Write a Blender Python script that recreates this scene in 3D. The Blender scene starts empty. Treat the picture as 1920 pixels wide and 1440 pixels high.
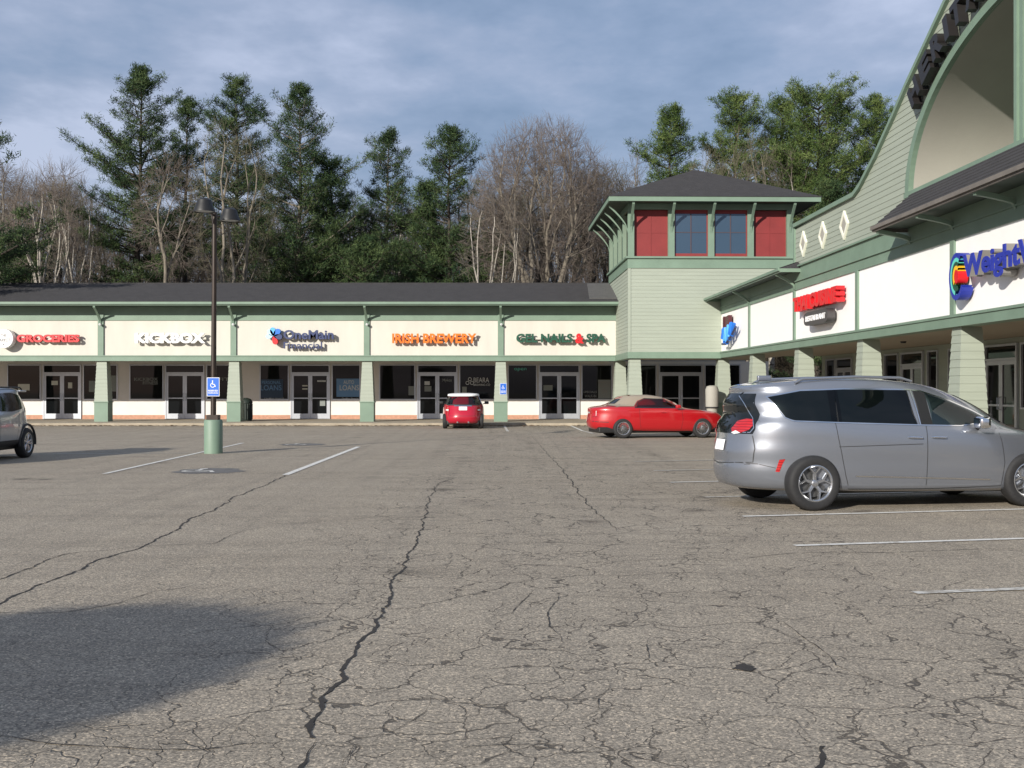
import bpy, bmesh, math, random
import numpy as np
from mathutils import Vector, Matrix
from mathutils.bvhtree import BVHTree
R = math.radians
C = bpy.context.scene.collection
# ------------------------------------------------------------------ camera
F = 2100.0; H = 1.58
cam = bpy.data.objects.new('camera', bpy.data.cameras.new('camera')); C.objects.link(cam)
cam.location = (0, 0, H); cam.rotation_euler = (R(90), 0, 0)
cam.data.sensor_width = 36; cam.data.lens = F/1920*36; cam.data.shift_y = 10/1920
cam.data.clip_end = 2000; cam.data.clip_start = .05
bpy.context.scene.camera = cam
# ------------------------------------------------------------------ sky, sun, exposure
SUN_AZ, SUN_EL = 33.0, 19.5           # shadows run away from the camera and to the right
sd = Vector((-math.sin(R(SUN_AZ))*math.cos(R(SUN_EL)), -math.cos(R(SUN_AZ))*math.cos(R(SUN_EL)), math.sin(R(SUN_EL))))
wd = bpy.data.worlds.new('World'); bpy.context.scene.world = wd; wd.use_nodes = True
nt = wd.node_tree; nt.nodes.clear(); N = nt.nodes; L = nt.links
out = N.new('ShaderNodeOutputWorld'); bg = N.new('ShaderNodeBackground'); bg.inputs[1].default_value = .12
sky = N.new('ShaderNodeTexSky'); sky.sky_type = 'NISHITA'; sky.sun_disc = False
sky.sun_elevation = R(SUN_EL); sky.sun_rotation = R(180+SUN_AZ); sky.air_density = 1.2; sky.dust_density = 1.0; sky.ozone_density = 1.5
tc = N.new('ShaderNodeTexCoord'); sp = N.new('ShaderNodeSeparateXYZ'); L.new(tc.outputs['Generated'], sp.inputs[0])
def wm(op, a, b=None, cl=False):
    n = N.new('ShaderNodeMath'); n.operation = op; n.use_clamp = cl
    for i, v in enumerate((a, b)):
        if v is None: continue
        if isinstance(v, (int, float)): n.inputs[i].default_value = v
        else: L.new(v, n.inputs[i])
    return n.outputs[0]
zz = wm('ADD', wm('MAXIMUM', sp.outputs[2], 0.0), .10)
cb = N.new('ShaderNodeCombineXYZ'); L.new(wm('DIVIDE', sp.outputs[0], zz), cb.inputs[0]); L.new(wm('DIVIDE', sp.outputs[1], zz), cb.inputs[1])
def wnoise(scale, det, rough, loc):
    mp = N.new('ShaderNodeMapping'); mp.inputs['Location'].default_value = loc; mp.inputs['Scale'].default_value = (1.0, .8, 1); L.new(cb.outputs[0], mp.inputs[0])
    n = N.new('ShaderNodeTexNoise'); n.inputs['Scale'].default_value = scale; n.inputs['Detail'].default_value = det; n.inputs['Roughness'].default_value = rough
    L.new(mp.outputs[0], n.inputs['Vector']); return n.outputs['Fac']
def ramp(fac, stops, tree=None):
    nn = (tree or nt).nodes.new('ShaderNodeValToRGB'); el = nn.color_ramp.elements
    while len(el) > 1: el.remove(el[-1])
    el[0].position = stops[0][0]; el[0].color = (*stops[0][1], 1)
    for p, c in stops[1:]:
        e = el.new(p); e.color = (*c, 1)
    (tree or nt).links.new(fac, nn.inputs[0]); return nn.outputs[0]
n1 = wnoise(.75, 6, .55, (3.1, 1.7, 0)); n2 = wnoise(2.2, 5, .5, (7, 2, 5))
n3 = wnoise(6.5, 4, .6, (1, 9, 2)); nm = wm('ADD', wm('ADD', wm('MULTIPLY', n1, .52), wm('MULTIPLY', n2, .33)), wm('MULTIPLY', n3, .15))
cover = ramp(nm, [(.40, (0, 0, 0)), (.60, (1, 1, 1))])
cloudc = ramp(nm, [(.38, (1.35, 2.0, 3.05)), (.46, (1.95, 2.6, 3.75)), (.52, (2.6, 3.15, 4.3)), (.60, (3.8, 4.3, 5.55))])
low = N.new('ShaderNodeMixRGB'); L.new(wm('MULTIPLY', cover, .35), low.inputs[0]); 
skm = N.new('ShaderNodeMixRGB'); skm.blend_type = 'MULTIPLY'; skm.inputs[0].default_value = 1; skm.inputs[2].default_value = (.9, .8, .9, 1)
L.new(sky.outputs[0], skm.inputs[1])
mx = N.new('ShaderNodeMixRGB'); mx.inputs[0].default_value = .8
L.new(skm.outputs[0], mx.inputs[1]); L.new(cloudc, mx.inputs[2])
L.new(mx.outputs[0], bg.inputs[0]); L.new(bg.outputs[0], out.inputs[0])
sun = bpy.data.objects.new('sun', bpy.data.lights.new('sun', 'SUN')); C.objects.link(sun)
sun.data.energy = 4.7; sun.data.angle = R(.5); sun.data.color = (1, .945, .85)
sun.rotation_euler = sd.to_track_quat('Z', 'Y').to_euler()
vs = bpy.context.scene.view_settings
bpy.context.scene.display_settings.display_device = 'sRGB'
vs.view_transform = 'Standard'; vs.look = 'None'; vs.exposure = .28; vs.gamma = 1
bpy.context.scene.cycles.max_bounces = 5; bpy.context.scene.cycles.transparent_max_bounces = 12
bpy.context.scene.cycles.use_denoising = True

# ------------------------------------------------------------------ helpers
def tag(o, label=None, cat=None, group=None, kind=None):
    if label: o['label'] = label
    if cat: o['category'] = cat
    if group: o['group'] = group
    if kind: o['kind'] = kind
    return o
def thing(name, label, cat, loc=(0, 0, 0), rz=0, group=None):
    o = bpy.data.objects.new(name, None); C.objects.link(o); o.empty_display_size = .2
    o.location = loc; o.rotation_euler = (0, 0, rz); return tag(o, label, cat, group)
def copy_tree(o, parent=None):
    c = o.copy(); C.objects.link(c); c.parent = parent
    for ch in o.children: copy_tree(ch, c)
    return c
def G(px, py, h=0.0):                                   # a photo pixel on the ground, as a real point
    Y = (H-h)*F/(py-730); return ((px-960)/F*Y, Y)
class MB:
    def __init__(s, off=(0, 0, 0)): s.v = []; s.f = []; s.m = []; s.off = off; s.cur = 0
    def add(s, vs_, fs):
        n = len(s.v); s.v += [tuple(p) for p in vs_]; s.f += [tuple(n+i for i in f) for f in fs]; s.m += [s.cur]*len(fs); return s
    def box(s, x0, x1, y0, y1, z0, z1):
        v = [(x0, y0, z0), (x1, y0, z0), (x1, y1, z0), (x0, y1, z0), (x0, y0, z1), (x1, y0, z1), (x1, y1, z1), (x0, y1, z1)]
        return s.add(v, [(0, 3, 2, 1), (4, 5, 6, 7), (0, 1, 5, 4), (1, 2, 6, 5), (2, 3, 7, 6), (3, 0, 4, 7)])
    def frust(s, cx, cy, z0, z1, w0, w1, d0=None, d1=None):
        d0 = w0 if d0 is None else d0; d1 = w1 if d1 is None else d1
        v = [(cx-w0, cy-d0, z0), (cx+w0, cy-d0, z0), (cx+w0, cy+d0, z0), (cx-w0, cy+d0, z0), (cx-w1, cy-d1, z1), (cx+w1, cy-d1, z1), (cx+w1, cy+d1, z1), (cx-w1, cy+d1, z1)]
        return s.add(v, [(0, 3, 2, 1), (4, 5, 6, 7), (0, 1, 5, 4), (1, 2, 6, 5), (2, 3, 7, 6), (3, 0, 4, 7)])
    def prism(s, poly, axis, a0, a1):                   # poly in the two other axes, extruded along axis
        def P(u, w, t): return {'x': (t, u, w), 'y': (u, t, w), 'z': (u, w, t)}[axis]
        n = len(poly); v = [P(u, w, a0) for u, w in poly]+[P(u, w, a1) for u, w in poly]
        return s.add(v, [tuple(range(n)), tuple(range(2*n-1, n-1, -1))]+[(i, i+n, (i+1) % n+n, (i+1) % n) for i in range(n)])
    def tube(s, pts, rad, n=8, cap=True):
        pts = [Vector(p) for p in pts]; rad = rad if hasattr(rad, '__len__') else [rad]*len(pts)
        rings = []
        for i, p in enumerate(pts):
            t = (pts[min(i+1, len(pts)-1)]-pts[max(i-1, 0)]).normalized()
            a = t.orthogonal().normalized() if i == 0 else (a-t*a.dot(t)).normalized()
            b = t.cross(a); rings.append([p+(a*math.cos(2*math.pi*k/n)+b*math.sin(2*math.pi*k/n))*rad[i] for k in range(n)])
        v = [q for r in rings for q in r]; f = []
        for i in range(len(pts)-1):
            for k in range(n): f.append((i*n+k, i*n+(k+1) % n, (i+1)*n+(k+1) % n, (i+1)*n+k))
        if cap: f += [tuple(range(n-1, -1, -1)), tuple((len(pts)-1)*n+k for k in range(n))]
        return s.add(v, f)
    def lathe(s, prof, n=24, cx=0, cy=0, axis='z'):      # prof: (r, h)
        v = []; f = []
        for r, h in prof:
            for k in range(n):
                a = 2*math.pi*k/n; c, d = r*math.cos(a), r*math.sin(a)
                v.append((cx+c, cy+d, h) if axis == 'z' else (cx+c, h, cy+d))
        for i in range(len(prof)-1):
            for k in range(n): f.append((i*n+k, i*n+(k+1) % n, (i+1)*n+(k+1) % n, (i+1)*n+k))
        return s.add(v, f)
    def build(s, name, mat, parent=None, smooth=False, loc=None):
        me = bpy.data.meshes.new(name); ox, oy, oz = s.off
        me.from_pydata([(x-ox, y-oy, z-oz) for x, y, z in s.v], [], s.f)
        for m_ in (mat if isinstance(mat, (list, tuple)) else [mat]): me.materials.append(m_)
        if any(s.m): me.polygons.foreach_set('material_index', s.m)
        bm = bmesh.new(); bm.from_mesh(me); bmesh.ops.recalc_face_normals(bm, faces=bm.faces); bm.to_mesh(me); bm.free()
        if smooth: me.polygons.foreach_set('use_smooth', [True]*len(me.polygons))
        o = bpy.data.objects.new(name, me); C.objects.link(o)
        if parent: o.parent = parent
        if loc: o.location = loc
        if smooth:
            try: me.set_sharp_from_angle(angle=R(38))
            except Exception: pass
        return o
# ------------------------------------------------------------------ materials
M = {}
def mat(name, col, rough=.6, metal=0, var=0, scale=3, bump=0, bscale=40, spec=.5, coat=0, stretch=(1, 1, 1), emit=None, var2=None):
    m = bpy.data.materials.new(name); m.use_nodes = True; t = m.node_tree; b = t.nodes['Principled BSDF']
    b.inputs['Base Color'].default_value = (*col, 1); b.inputs['Roughness'].default_value = rough; b.inputs['Metallic'].default_value = metal
    b.inputs['Specular IOR Level'].default_value = spec; b.inputs['Coat Weight'].default_value = coat; b.inputs['Coat Roughness'].default_value = .04
    if var or bump:
        c = t.nodes.new('ShaderNodeTexCoord'); mp = t.nodes.new('ShaderNodeMapping'); mp.inputs['Scale'].default_value = stretch; t.links.new(c.outputs['Object'], mp.inputs[0])
    if var:
        n = t.nodes.new('ShaderNodeTexNoise'); n.inputs['Scale'].default_value = scale; n.inputs['Detail'].default_value = 6; n.inputs['Roughness'].default_value = .62
        t.links.new(mp.outputs[0], n.inputs['Vector'])
        lo = tuple(x*(1-var) for x in col); hi = var2 or tuple(min(1, x*(1+var)) for x in col)
        t.links.new(ramp(n.outputs['Fac'], [(.3, lo), (.7, hi)], t), b.inputs['Base Color'])
    if bump:
        n = t.nodes.new('ShaderNodeTexNoise'); n.inputs['Scale'].default_value = bscale; n.inputs['Detail'].default_value = 4; t.links.new(mp.outputs[0], n.inputs['Vector'])
        bp = t.nodes.new('ShaderNodeBump'); bp.inputs['Strength'].default_value = bump; bp.inputs['Distance'].default_value = .02
        t.links.new(n.outputs['Fac'], bp.inputs['Height']); t.links.new(bp.outputs[0], b.inputs['Normal'])
    M[name] = m; return m
mat('green', (.165, .24, .18), .55, var=.10, scale=1.3, bump=.1, bscale=15)
mat('shingle_edge', (.15, .135, .12), .8, var=.2)
mat('soffit', (.05, .075, .058), .7, var=.1)  # shade under eaves and canopies put into the colour: a much darker trim green
mat('sage', (.31, .345, .283), .65, var=.07, scale=1.5, bump=.12, bscale=20, stretch=(.4, .4, 6))
mat('cream', (.57, .548, .485), .7, var=.05, scale=1.1, bump=.06, stretch=(1.6, 1, .35))
mat('panelwhite', (.88, .87, .85), .6, var=.015)
mat('wallwhite', (.66, .64, .61), .7, var=.05, scale=1.2, bump=.05)
mat('beige', (.34, .325, .285), .8, var=.05, scale=.7, bump=.1)
mat('ceil', (.36, .31, .24), .8, var=.05)
mat('red', (.21, .024, .024), .6, var=.08, scale=2)
mat('trimwhite', (.78, .78, .66), .6)
mat('brick', (.46, .25, .17), .8, var=.2, scale=8)
mat('alu', (.50, .52, .56), .35, metal=.55, var=.05)
mat('dkalu', (.10, .10, .10), .4, metal=.6)
mat('concrete', (.36, .31, .235), .9, var=.22, scale=2.2, bump=.4, bscale=30)
mat('black', (.012, .012, .012), .5)
mat('letterblack', (.016, .014, .014), .45)
mat('bronze', (.035, .024, .018), .45, metal=.3, var=.2)
mat('signred', (.62, .012, .018), .4); mat('signwhite', (.85, .85, .85), .4); mat('signorange', (.85, .17, .01), .4)
mat('signgreen', (.012, .075, .045), .4); mat('navy', (.03, .045, .13), .4); mat('skyblue', (.10, .42, .85), .4)
mat('paleblue', (.45, .68, .88), .4); mat('midblue', (.02, .16, .62), .4); mat('ada', (.01, .12, .55), .45)
mat('wwblue', (.02, .035, .33), .4); mat('return', (.22, .21, .20), .5); mat('teal', (.12, .60, .50), .4); mat('yellow', (.85, .50, .02), .4)
mat('maroon', (.07, .012, .018), .5); mat('charcoal', (.06, .055, .055), .5); mat('poster', (.10, .22, .40), .5); mat('posterdark', (.015, .04, .08), .5)
mat('lightgrey', (.5, .52, .52), .5); mat('paper', (.55, .55, .48), .7); mat('faint', (.20, .22, .21), .6)
mat('steel', (.55, .56, .58), .25, metal=1)
mat('rubber', (.018, .018, .019), .75, var=.2, scale=20); mat('plastic', (.02, .02, .021), .55); mat('chrome', (.75, .76, .78), .12, metal=1)
mat('alloy', (.50, .51, .53), .22, metal=.9); mat('tail', (.40, .008, .012), .12, coat=1); mat('clearlamp', (.7, .7, .7), .15, coat=1)
mat('silver', (.235, .252, .288), .26, metal=.6, coat=1); mat('carred', (.40, .005, .010), .32, coat=1, metal=.05); mat('suvgrey', (.42, .43, .45), .35, metal=.5, coat=1)
mat('softtop', (.26, .22, .175), .9, bump=.3, bscale=60); mat('minired', (.40, .004, .022), .3, coat=1)
mat('darkglass', (.008, .010, .011), .04, spec=.6); mat('storeglass', (.006, .007, .008), .03, spec=.22)
mat('towerglass', (.06, .10, .15), .04, spec=.9, metal=.35)
mat('seat', (.05, .05, .045), .8); mat('seatlight', (.30, .33, .30), .8); mat('trashgreen', (.015, .025, .02), .6)
mat('bark', (.060, .048, .038), .9, var=.35, scale=6, bump=.5, bscale=12, stretch=(1, 1, .2))
mat('barkpale', (.185, .160, .125), .85, var=.30, scale=5, stretch=(1, 1, .3))
mat('birch', (.33, .30, .255), .85, var=.35, scale=5, stretch=(1, 1, 3))
mat('twig', (.150, .128, .105), .9, var=.25, scale=.4); mat('twigred', (.160, .130, .108), .9, var=.25, scale=.3); mat('twigolive', (.135, .122, .078), .9, var=.3, scale=.3)
mat('litter', (.075, .055, .035), 1, var=.4, scale=.6, bump=.5)
def lens(m):
    t = m.node_tree; b = t.nodes['Principled BSDF']; c = t.nodes.new('ShaderNodeTexCoord'); w = t.nodes.new('ShaderNodeTexWave'); w.bands_direction = 'Z'; w.inputs['Scale'].default_value = 9; w.inputs['Distortion'].default_value = 1.5
    t.links.new(c.outputs['Object'], w.inputs['Vector']); t.links.new(ramp(w.outputs['Fac'], [(.25, (.26, .006, .008)), (.75, (.46, .014, .016))], t), b.inputs['Base Color'])
lens(M['tail'])
def glassmat(name, tint, refl=1.0):
    m = bpy.data.materials.new(name); m.use_nodes = True; t = m.node_tree; t.nodes.clear()
    o = t.nodes.new('ShaderNodeOutputMaterial'); mixn = t.nodes.new('ShaderNodeMixShader'); tr = t.nodes.new('ShaderNodeBsdfTransparent'); tr.inputs[0].default_value = (*tint, 1)
    g = t.nodes.new('ShaderNodeBsdfGlossy'); g.inputs['Roughness'].default_value = .02
    fr = t.nodes.new('ShaderNodeFresnel'); fr.inputs[0].default_value = 1.5
    t.links.new(fr.outputs[0], mixn.inputs[0]); t.links.new(tr.outputs[0], mixn.inputs[1]); t.links.new(g.outputs[0], mixn.inputs[2]); t.links.new(mixn.outputs[0], o.inputs[0])
    M[name] = m
glassmat('tint', (.16, .19, .18)); glassmat('clear', (.50, .60, .55))
def needlemat(name, a, b, c):
    m = mat(name, b, .75, spec=.2); t = m.node_tree; g = t.nodes.new('ShaderNodeNewGeometry')
    ob = t.nodes.new('ShaderNodeTexCoord'); n = t.nodes.new('ShaderNodeTexNoise'); n.inputs['Scale'].default_value = .55; n.inputs['Detail'].default_value = 2
    t.links.new(ob.outputs['Object'], n.inputs['Vector'])
    ad = t.nodes.new('ShaderNodeMath'); ad.operation = 'ADD'; mu = t.nodes.new('ShaderNodeMath'); mu.operation = 'MULTIPLY'; mu.inputs[1].default_value = .35
    t.links.new(g.outputs['Random Per Island'], mu.inputs[0]); t.links.new(mu.outputs[0], ad.inputs[0]); t.links.new(n.outputs['Fac'], ad.inputs[1])
    t.links.new(ramp(ad.outputs[0], [(.42, a), (.66, b), (.88, c)], t), t.nodes['Principled BSDF'].inputs['Base Color'])
needlemat('needle', (.012, .030, .013), (.034, .062, .024), (.085, .120, .042))
needlemat('needleb', (.022, .045, .012), (.062, .102, .026), (.14, .18, .055))
# shingles
def shingle(name, c0, c1):
    m = mat(name, c0, .9); t = m.node_tree; b = t.nodes['Principled BSDF']
    c = t.nodes.new('ShaderNodeTexCoord'); n = t.nodes.new('ShaderNodeTexNoise'); n.inputs['Scale'].default_value = 2.5; n.inputs['Detail'].default_value = 8; n.inputs['Roughness'].default_value = .8
    t.links.new(c.outputs['Object'], n.inputs['Vector']); t.links.new(ramp(n.outputs['Fac'], [(.3, c0), (.7, c1)], t), b.inputs['Base Color'])
    w = t.nodes.new('ShaderNodeTexNoise'); w.inputs['Scale'].default_value = 14; t.links.new(c.outputs['Object'], w.inputs['Vector'])
    bp = t.nodes.new('ShaderNodeBump'); bp.inputs['Strength'].default_value = .6; bp.inputs['Distance'].default_value = .03; t.links.new(w.outputs['Fac'], bp.inputs['Height']); t.links.new(bp.outputs[0], b.inputs['Normal'])
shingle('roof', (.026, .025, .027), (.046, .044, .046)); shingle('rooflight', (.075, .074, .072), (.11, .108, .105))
# asphalt
def asphalt():
    m = mat('asphalt', (.2, .19, .18), .92, spec=.25); t = m.node_tree; b = t.nodes['Principled BSDF']; n_ = t.nodes.new; l_ = t.links.new
    c = n_('ShaderNodeTexCoord'); P = c.outputs['Object']
    def noise(s, d=2, r=.5, vec=P):
        n = n_('ShaderNodeTexNoise'); n.inputs['Scale'].default_value = s; n.inputs['Detail'].default_value = d; n.inputs['Roughness'].default_value = r; l_(vec, n.inputs['Vector']); return n
    def mth(op, a, b_=None, cl=False):
        n = n_('ShaderNodeMath'); n.operation = op; n.use_clamp = cl
        for i, v in enumerate((a, b_)):
            if v is None: continue
            if isinstance(v, (int, float)): n.inputs[i].default_value = v
            else: l_(v, n.inputs[i])
        return n.outputs[0]
    def mixc(f, a, b_, mode='MIX'):
        n = n_('ShaderNodeMixRGB'); n.blend_type = mode
        for i, v in enumerate((f, a, b_)):
            if isinstance(v, (int, float)): n.inputs[i].default_value = v
            elif isinstance(v, tuple): n.inputs[i].default_value = (*v, 1)
            else: l_(v, n.inputs[i])
        return n.outputs[0]
    big = noise(.22, 4, .6).outputs['Fac']; mid = noise(1.6, 5, .65).outputs['Fac']
    base = ramp(big, [(.35, (.318, .279, .226)), (.65, (.368, .326, .267))], t)
    base = mixc(.5, base, ramp(mid, [(.3, (.300, .259, .206)), (.7, (.375, .328, .263))], t))
    # aggregate: individual stones
    v = n_('ShaderNodeTexVoronoi'); v.inputs['Scale'].default_value = 100; l_(P, v.inputs['Vector'])
    sep = n_('ShaderNodeSeparateColor'); l_(v.outputs['Color'], sep.inputs[0])
    base = mixc(1, base, ramp(sep.outputs[0], [(0, (.50, .50, .50)), (.35, (.82, .82, .82)), (.75, (1.08, 1.07, 1.05)), (.93, (1.5, 1.45, 1.38)), (1, (2.0, 1.9, 1.75))], t), 'MULTIPLY')
    fine = noise(38, 3, .7).outputs['Fac']
    base = mixc(1, base, ramp(fine, [(.3, (.80, .80, .81)), (.7, (1.18, 1.17, 1.15))], t), 'MULTIPLY')
    # crack network
    wp = noise(1.1, 4, .6); wo = n_('ShaderNodeMixRGB'); wo.blend_type = 'ADD'; wo.inputs[0].default_value = .75; l_(P, wo.inputs[1]); l_(wp.outputs['Color'], wo.inputs[2])
    wp2 = noise(7, 3, .6); wo2 = n_('ShaderNodeMixRGB'); wo2.blend_type = 'ADD'; wo2.inputs[0].default_value = .09; l_(wo.outputs[0], wo2.inputs[1]); l_(wp2.outputs['Color'], wo2.inputs[2])
    def cracks(scale, th, maskscale, lo, hi):
        vv = n_('ShaderNodeTexVoronoi'); vv.feature = 'DISTANCE_TO_EDGE'; vv.inputs['Scale'].default_value = scale; l_(wo2.outputs[0], vv.inputs['Vector'])
        mk = noise(maskscale, 2, .5).outputs['Fac']; mr = n_('ShaderNodeMapRange'); l_(mk, mr.inputs[0]); mr.inputs[1].default_value = lo; mr.inputs[2].default_value = hi; mr.inputs[3].default_value = 0; mr.inputs[4].default_value = th
        d = mth('DIVIDE', vv.outputs['Distance'], mth('MAXIMUM', mr.outputs[0], .0001))
        return mth('SUBTRACT', 1, d, True)
    sx = n_('ShaderNodeSeparateXYZ'); l_(P, sx.inputs[0])
    # only the worn aisle in the middle is crazed
    ax = n_('ShaderNodeMapRange'); l_(mth('ABSOLUTE', mth('SUBTRACT', sx.outputs[0], .9)), ax.inputs[0]); ax.inputs[1].default_value = 1.7; ax.inputs[2].default_value = 3.2; ax.inputs[3].default_value = 1; ax.inputs[4].default_value = .18
    k1 = cracks(1.5, .0155, .7, .33, .57); k2 = cracks(3.4, .027, 1.3, .40, .63)
    k = mth('MULTIPLY', mth('MAXIMUM', k1, mth('MULTIPLY', k2, .75)), ax.outputs[0], True)
    k = mth('MINIMUM', mth('MULTIPLY', k, 1.8), .74, True)
    base = mixc(k, base, (.05, .043, .037))
    # faint long streaks across the far lot
    mp = n_('ShaderNodeMapping'); mp.inputs['Scale'].default_value = (.10, 1.7, 1); l_(P, mp.inputs[0])
    st = noise(1.0, 6, .7, mp.outputs[0]).outputs['Fac']
    base = mixc(1, base, ramp(st, [(.32, (.86, .86, .86)), (.5, (1, 1, 1)), (.7, (1.05, 1.05, 1.05))], t), 'MULTIPLY')
    # old oil stains
    oi = noise(.55, 3, .55).outputs['Fac']
    base = mixc(1, base, ramp(oi, [(.26, (.80, .80, .81)), (.36, (1, 1, 1))], t), 'MULTIPLY')
    ov = n_('ShaderNodeTexVoronoi'); ov.inputs['Scale'].default_value = .55; l_(wo.outputs[0], ov.inputs['Vector'])
    base = mixc(1, base, ramp(ov.outputs['Distance'], [(.03, (.45, .44, .44)), (.09, (.80, .80, .80)), (.17, (1, 1, 1))], t), 'MULTIPLY')
    mp3 = n_('ShaderNodeMapping'); mp3.inputs['Scale'].default_value = (2.2, .05, 1); l_(P, mp3.inputs[0]); ty = noise(1.0, 4, .6, mp3.outputs[0]).outputs['Fac']
    base = mixc(1, base, ramp(ty, [(.30, (.88, .88, .88)), (.45, (1, 1, 1)), (.72, (1.07, 1.065, 1.05))], t), 'MULTIPLY')
    l_(base, b.inputs['Base Color'])
    bp = n_('ShaderNodeBump'); bp.inputs['Strength'].default_value = .55; bp.inputs['Distance'].default_value = .006
    hgt = mth('SUBTRACT', mth('ADD', sep.outputs[0], fine), mth('MULTIPLY', k, 3)); l_(hgt, bp.inputs['Height']); l_(bp.outputs[0], b.inputs['Normal'])
asphalt()
mat('crack', (.030, .026, .023), .95, var=.3, scale=9)
mat('patch', (.13, .125, .12), .9, var=.3, scale=6)
def paintmat(name, col, lo, hi):
    m = mat(name, col, .8); t = m.node_tree; b = t.nodes['Principled BSDF']
    c = t.nodes.new('ShaderNodeTexCoord'); n = t.nodes.new('ShaderNodeTexNoise'); n.inputs['Scale'].default_value = 9; n.inputs['Detail'].default_value = 6; n.inputs['Roughness'].default_value = .75
    t.links.new(c.outputs['Object'], n.inputs['Vector']); t.links.new(ramp(n.outputs['Fac'], [(lo, (.32, .288, .24)), (hi, col)], t), b.inputs['Base Color'])
paintmat('linepaint', (.70, .68, .63), .34, .48); paintmat('lineworn', (.60, .58, .53), .40, .56)
# ------------------------------------------------------------------ ground
g = MB(); g.add([(-600, -300, 0), (600, -300, 0), (600, 900, 0), (-600, 900, 0)], [(0, 1, 2, 3)])
tag(g.build('asphalt_lot', M['asphalt']), kind='structure')
def strip(pts, widths, z, name, m, jag=0, seed=0):
    rnd = random.Random(seed); P = []
    for i in range(len(pts)-1):
        a, b = Vector((*pts[i], 0)), Vector((*pts[i+1], 0)); w0, w1 = widths[i], widths[i+1]
        k = max(2, int((b-a).length/.045)) if jag else 1
        for j in range(k): P.append((a.lerp(b, j/k), w0+(w1-w0)*j/k))
    P.append((Vector((*pts[-1], 0)), widths[-1]))
    v = []; nP = len(P); ph = [rnd.uniform(0, 6.28) for _ in range(4)]; wk = 0
    for i, (p, w) in enumerate(P):
        t = (P[min(i+1, len(P)-1)][0]-P[max(i-1, 0)][0]).normalized(); n = Vector((-t.y, t.x, 0))
        wk = wk*.80+rnd.uniform(-1, 1)*jag*.75; s_ = i*.045; off_ = wk*.8+jag*(1.0*math.sin(s_*4.3+ph[0])+.55*math.sin(s_*11+ph[1])); c = p+n*(off_ if jag else 0); tpr = min(1, .12+min(i, nP-1-i)*.07) if (jag and w < .028) else 1
        wl, wr = (w*tpr*rnd.uniform(.10, 1.15), w*tpr*rnd.uniform(.10, 1.15)) if jag else (w, w)
        v += [(*(c+n*wl/2).xy, z), (*(c-n*wr/2).xy, z)]
    mb = MB(); mb.add(v, [(2*i, 2*i+1, 2*i+3, 2*i+2) for i in range(len(P)-1)]); o = mb.build(name, M[m]); return tag(o, kind='structure')
def gcrack(pix, w0, w1, seed, jag=.02, base_h=0):
    pts = [G(*p) for p in pix]; ws = [max(.010, .58*(w0+(w1-w0)*i/(len(pts)-1))) for i in range(len(pts))]
    strip(pts, ws, .004, 'pavement_crack', 'crack', jag, seed)
CR = [([(535, 891), (500, 909), (440, 932), (400, 958), (357, 971), (345, 985), (320, 1000), (272, 1023), (190, 1050), (110, 1084), (0, 1130), (-120, 1180)], .05, .055),
      ([(865, 893), (822, 906), (805, 935), (790, 990), (765, 1050), (740, 1090), (718, 1140)], .03, .05), ([(718, 1140), (700, 1170), (680, 1200), (655, 1235), (640, 1270), (615, 1310), (600, 1350), (588, 1385)], .05, .075), ([(588, 1385), (570, 1408), (560, 1430), (545, 1460)], .045, .05),
      ([(-60, 1378), (0, 1383), (100, 1392), (200, 1400), (300, 1404), (420, 1404), (520, 1396), (585, 1382)], .028, .03), ([(-60, 1087), (0, 1086), (110, 1084)], .03, .03),
      ([(-100, 1128), (0, 1085), (118, 1040), (272, 1024), (400, 1020), (440, 1000), (520, 985)], .04, .012), ([(-50, 1150), (120, 1148), (230, 1130), (290, 1110), (380, 1097), (480, 1090)], .03, .008),
      ([(1055, 880), (1085, 925), (1110, 955), (1135, 975), (1165, 1000)], .05, .02), ([(1000, 820), (1030, 855), (1055, 880)], .02, .04), ([(1110, 1055), (1250, 1048), (1360, 1052), (1450, 1040), (1500, 1037), (1630, 1037), (1925, 1028)], .012, .03),
      ([(600, 1205), (640, 1196), (682, 1186)], .02, .03), ([(430, 1400), (424, 1380), (445, 1360), (470, 1345), (500, 1320), (507, 1300)], .022, .008),
      ([(1050, 1110), (1032, 1150), (1030, 1175), (1055, 1205), (1045, 1220)], .01, .02), ([(1140, 1275), (1142, 1290), (1118, 1312), (1122, 1332), (1100, 1345), (1060, 1355)], .012, .02),
      ([(1268, 1345), (1310, 1347), (1322, 1370)], .02, .014), ([(1350, 1370), (1362, 1355), (1405, 1343), (1450, 1342), (1490, 1352), (1518, 1378)], .014, .026), ([(1545, 1400), (1548, 1420), (1530, 1450)], .05, .05),
      ([(1400, 1170), (1460, 1165), (1500, 1188), (1552, 1225), (1562, 1248), (1620, 1272), (1680, 1285)], .006, .014), ([(1230, 1190), (1212, 1210), (1218, 1235), (1160, 1255)], .01, .016),
      ([(-20, 898), (300, 896), (600, 893), (840, 896)], .02, .02), ([(-20, 972), (150, 975), (345, 970)], .014, .014), ([(-20, 940), (220, 938), (380, 934)], .01, .01), ([(520, 985), (640, 975), (830, 960)], .008, .004),
      ([(530, 844), (700, 840), (860, 835), (1040, 827)], .02, .016), ([(1075, 920), (1150, 915), (1260, 922)], .012, .01), ([(640, 1310), (740, 1290), (800, 1265)], .01, .006), ([(700, 1150), (820, 1130), (930, 1105), (960, 1090)], .016, .008),
      ([(880, 1170), (960, 1150), (985, 1120), (1010, 1100)], .008, .014), ([(700, 1392), (750, 1360), (800, 1335), (815, 1300)], .014, .008), ([(640, 1440), (655, 1400), (620, 1392)], .02, .03), ([(820, 1440), (880, 1400), (990, 1396), (1060, 1420)], .014, .014)]
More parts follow.
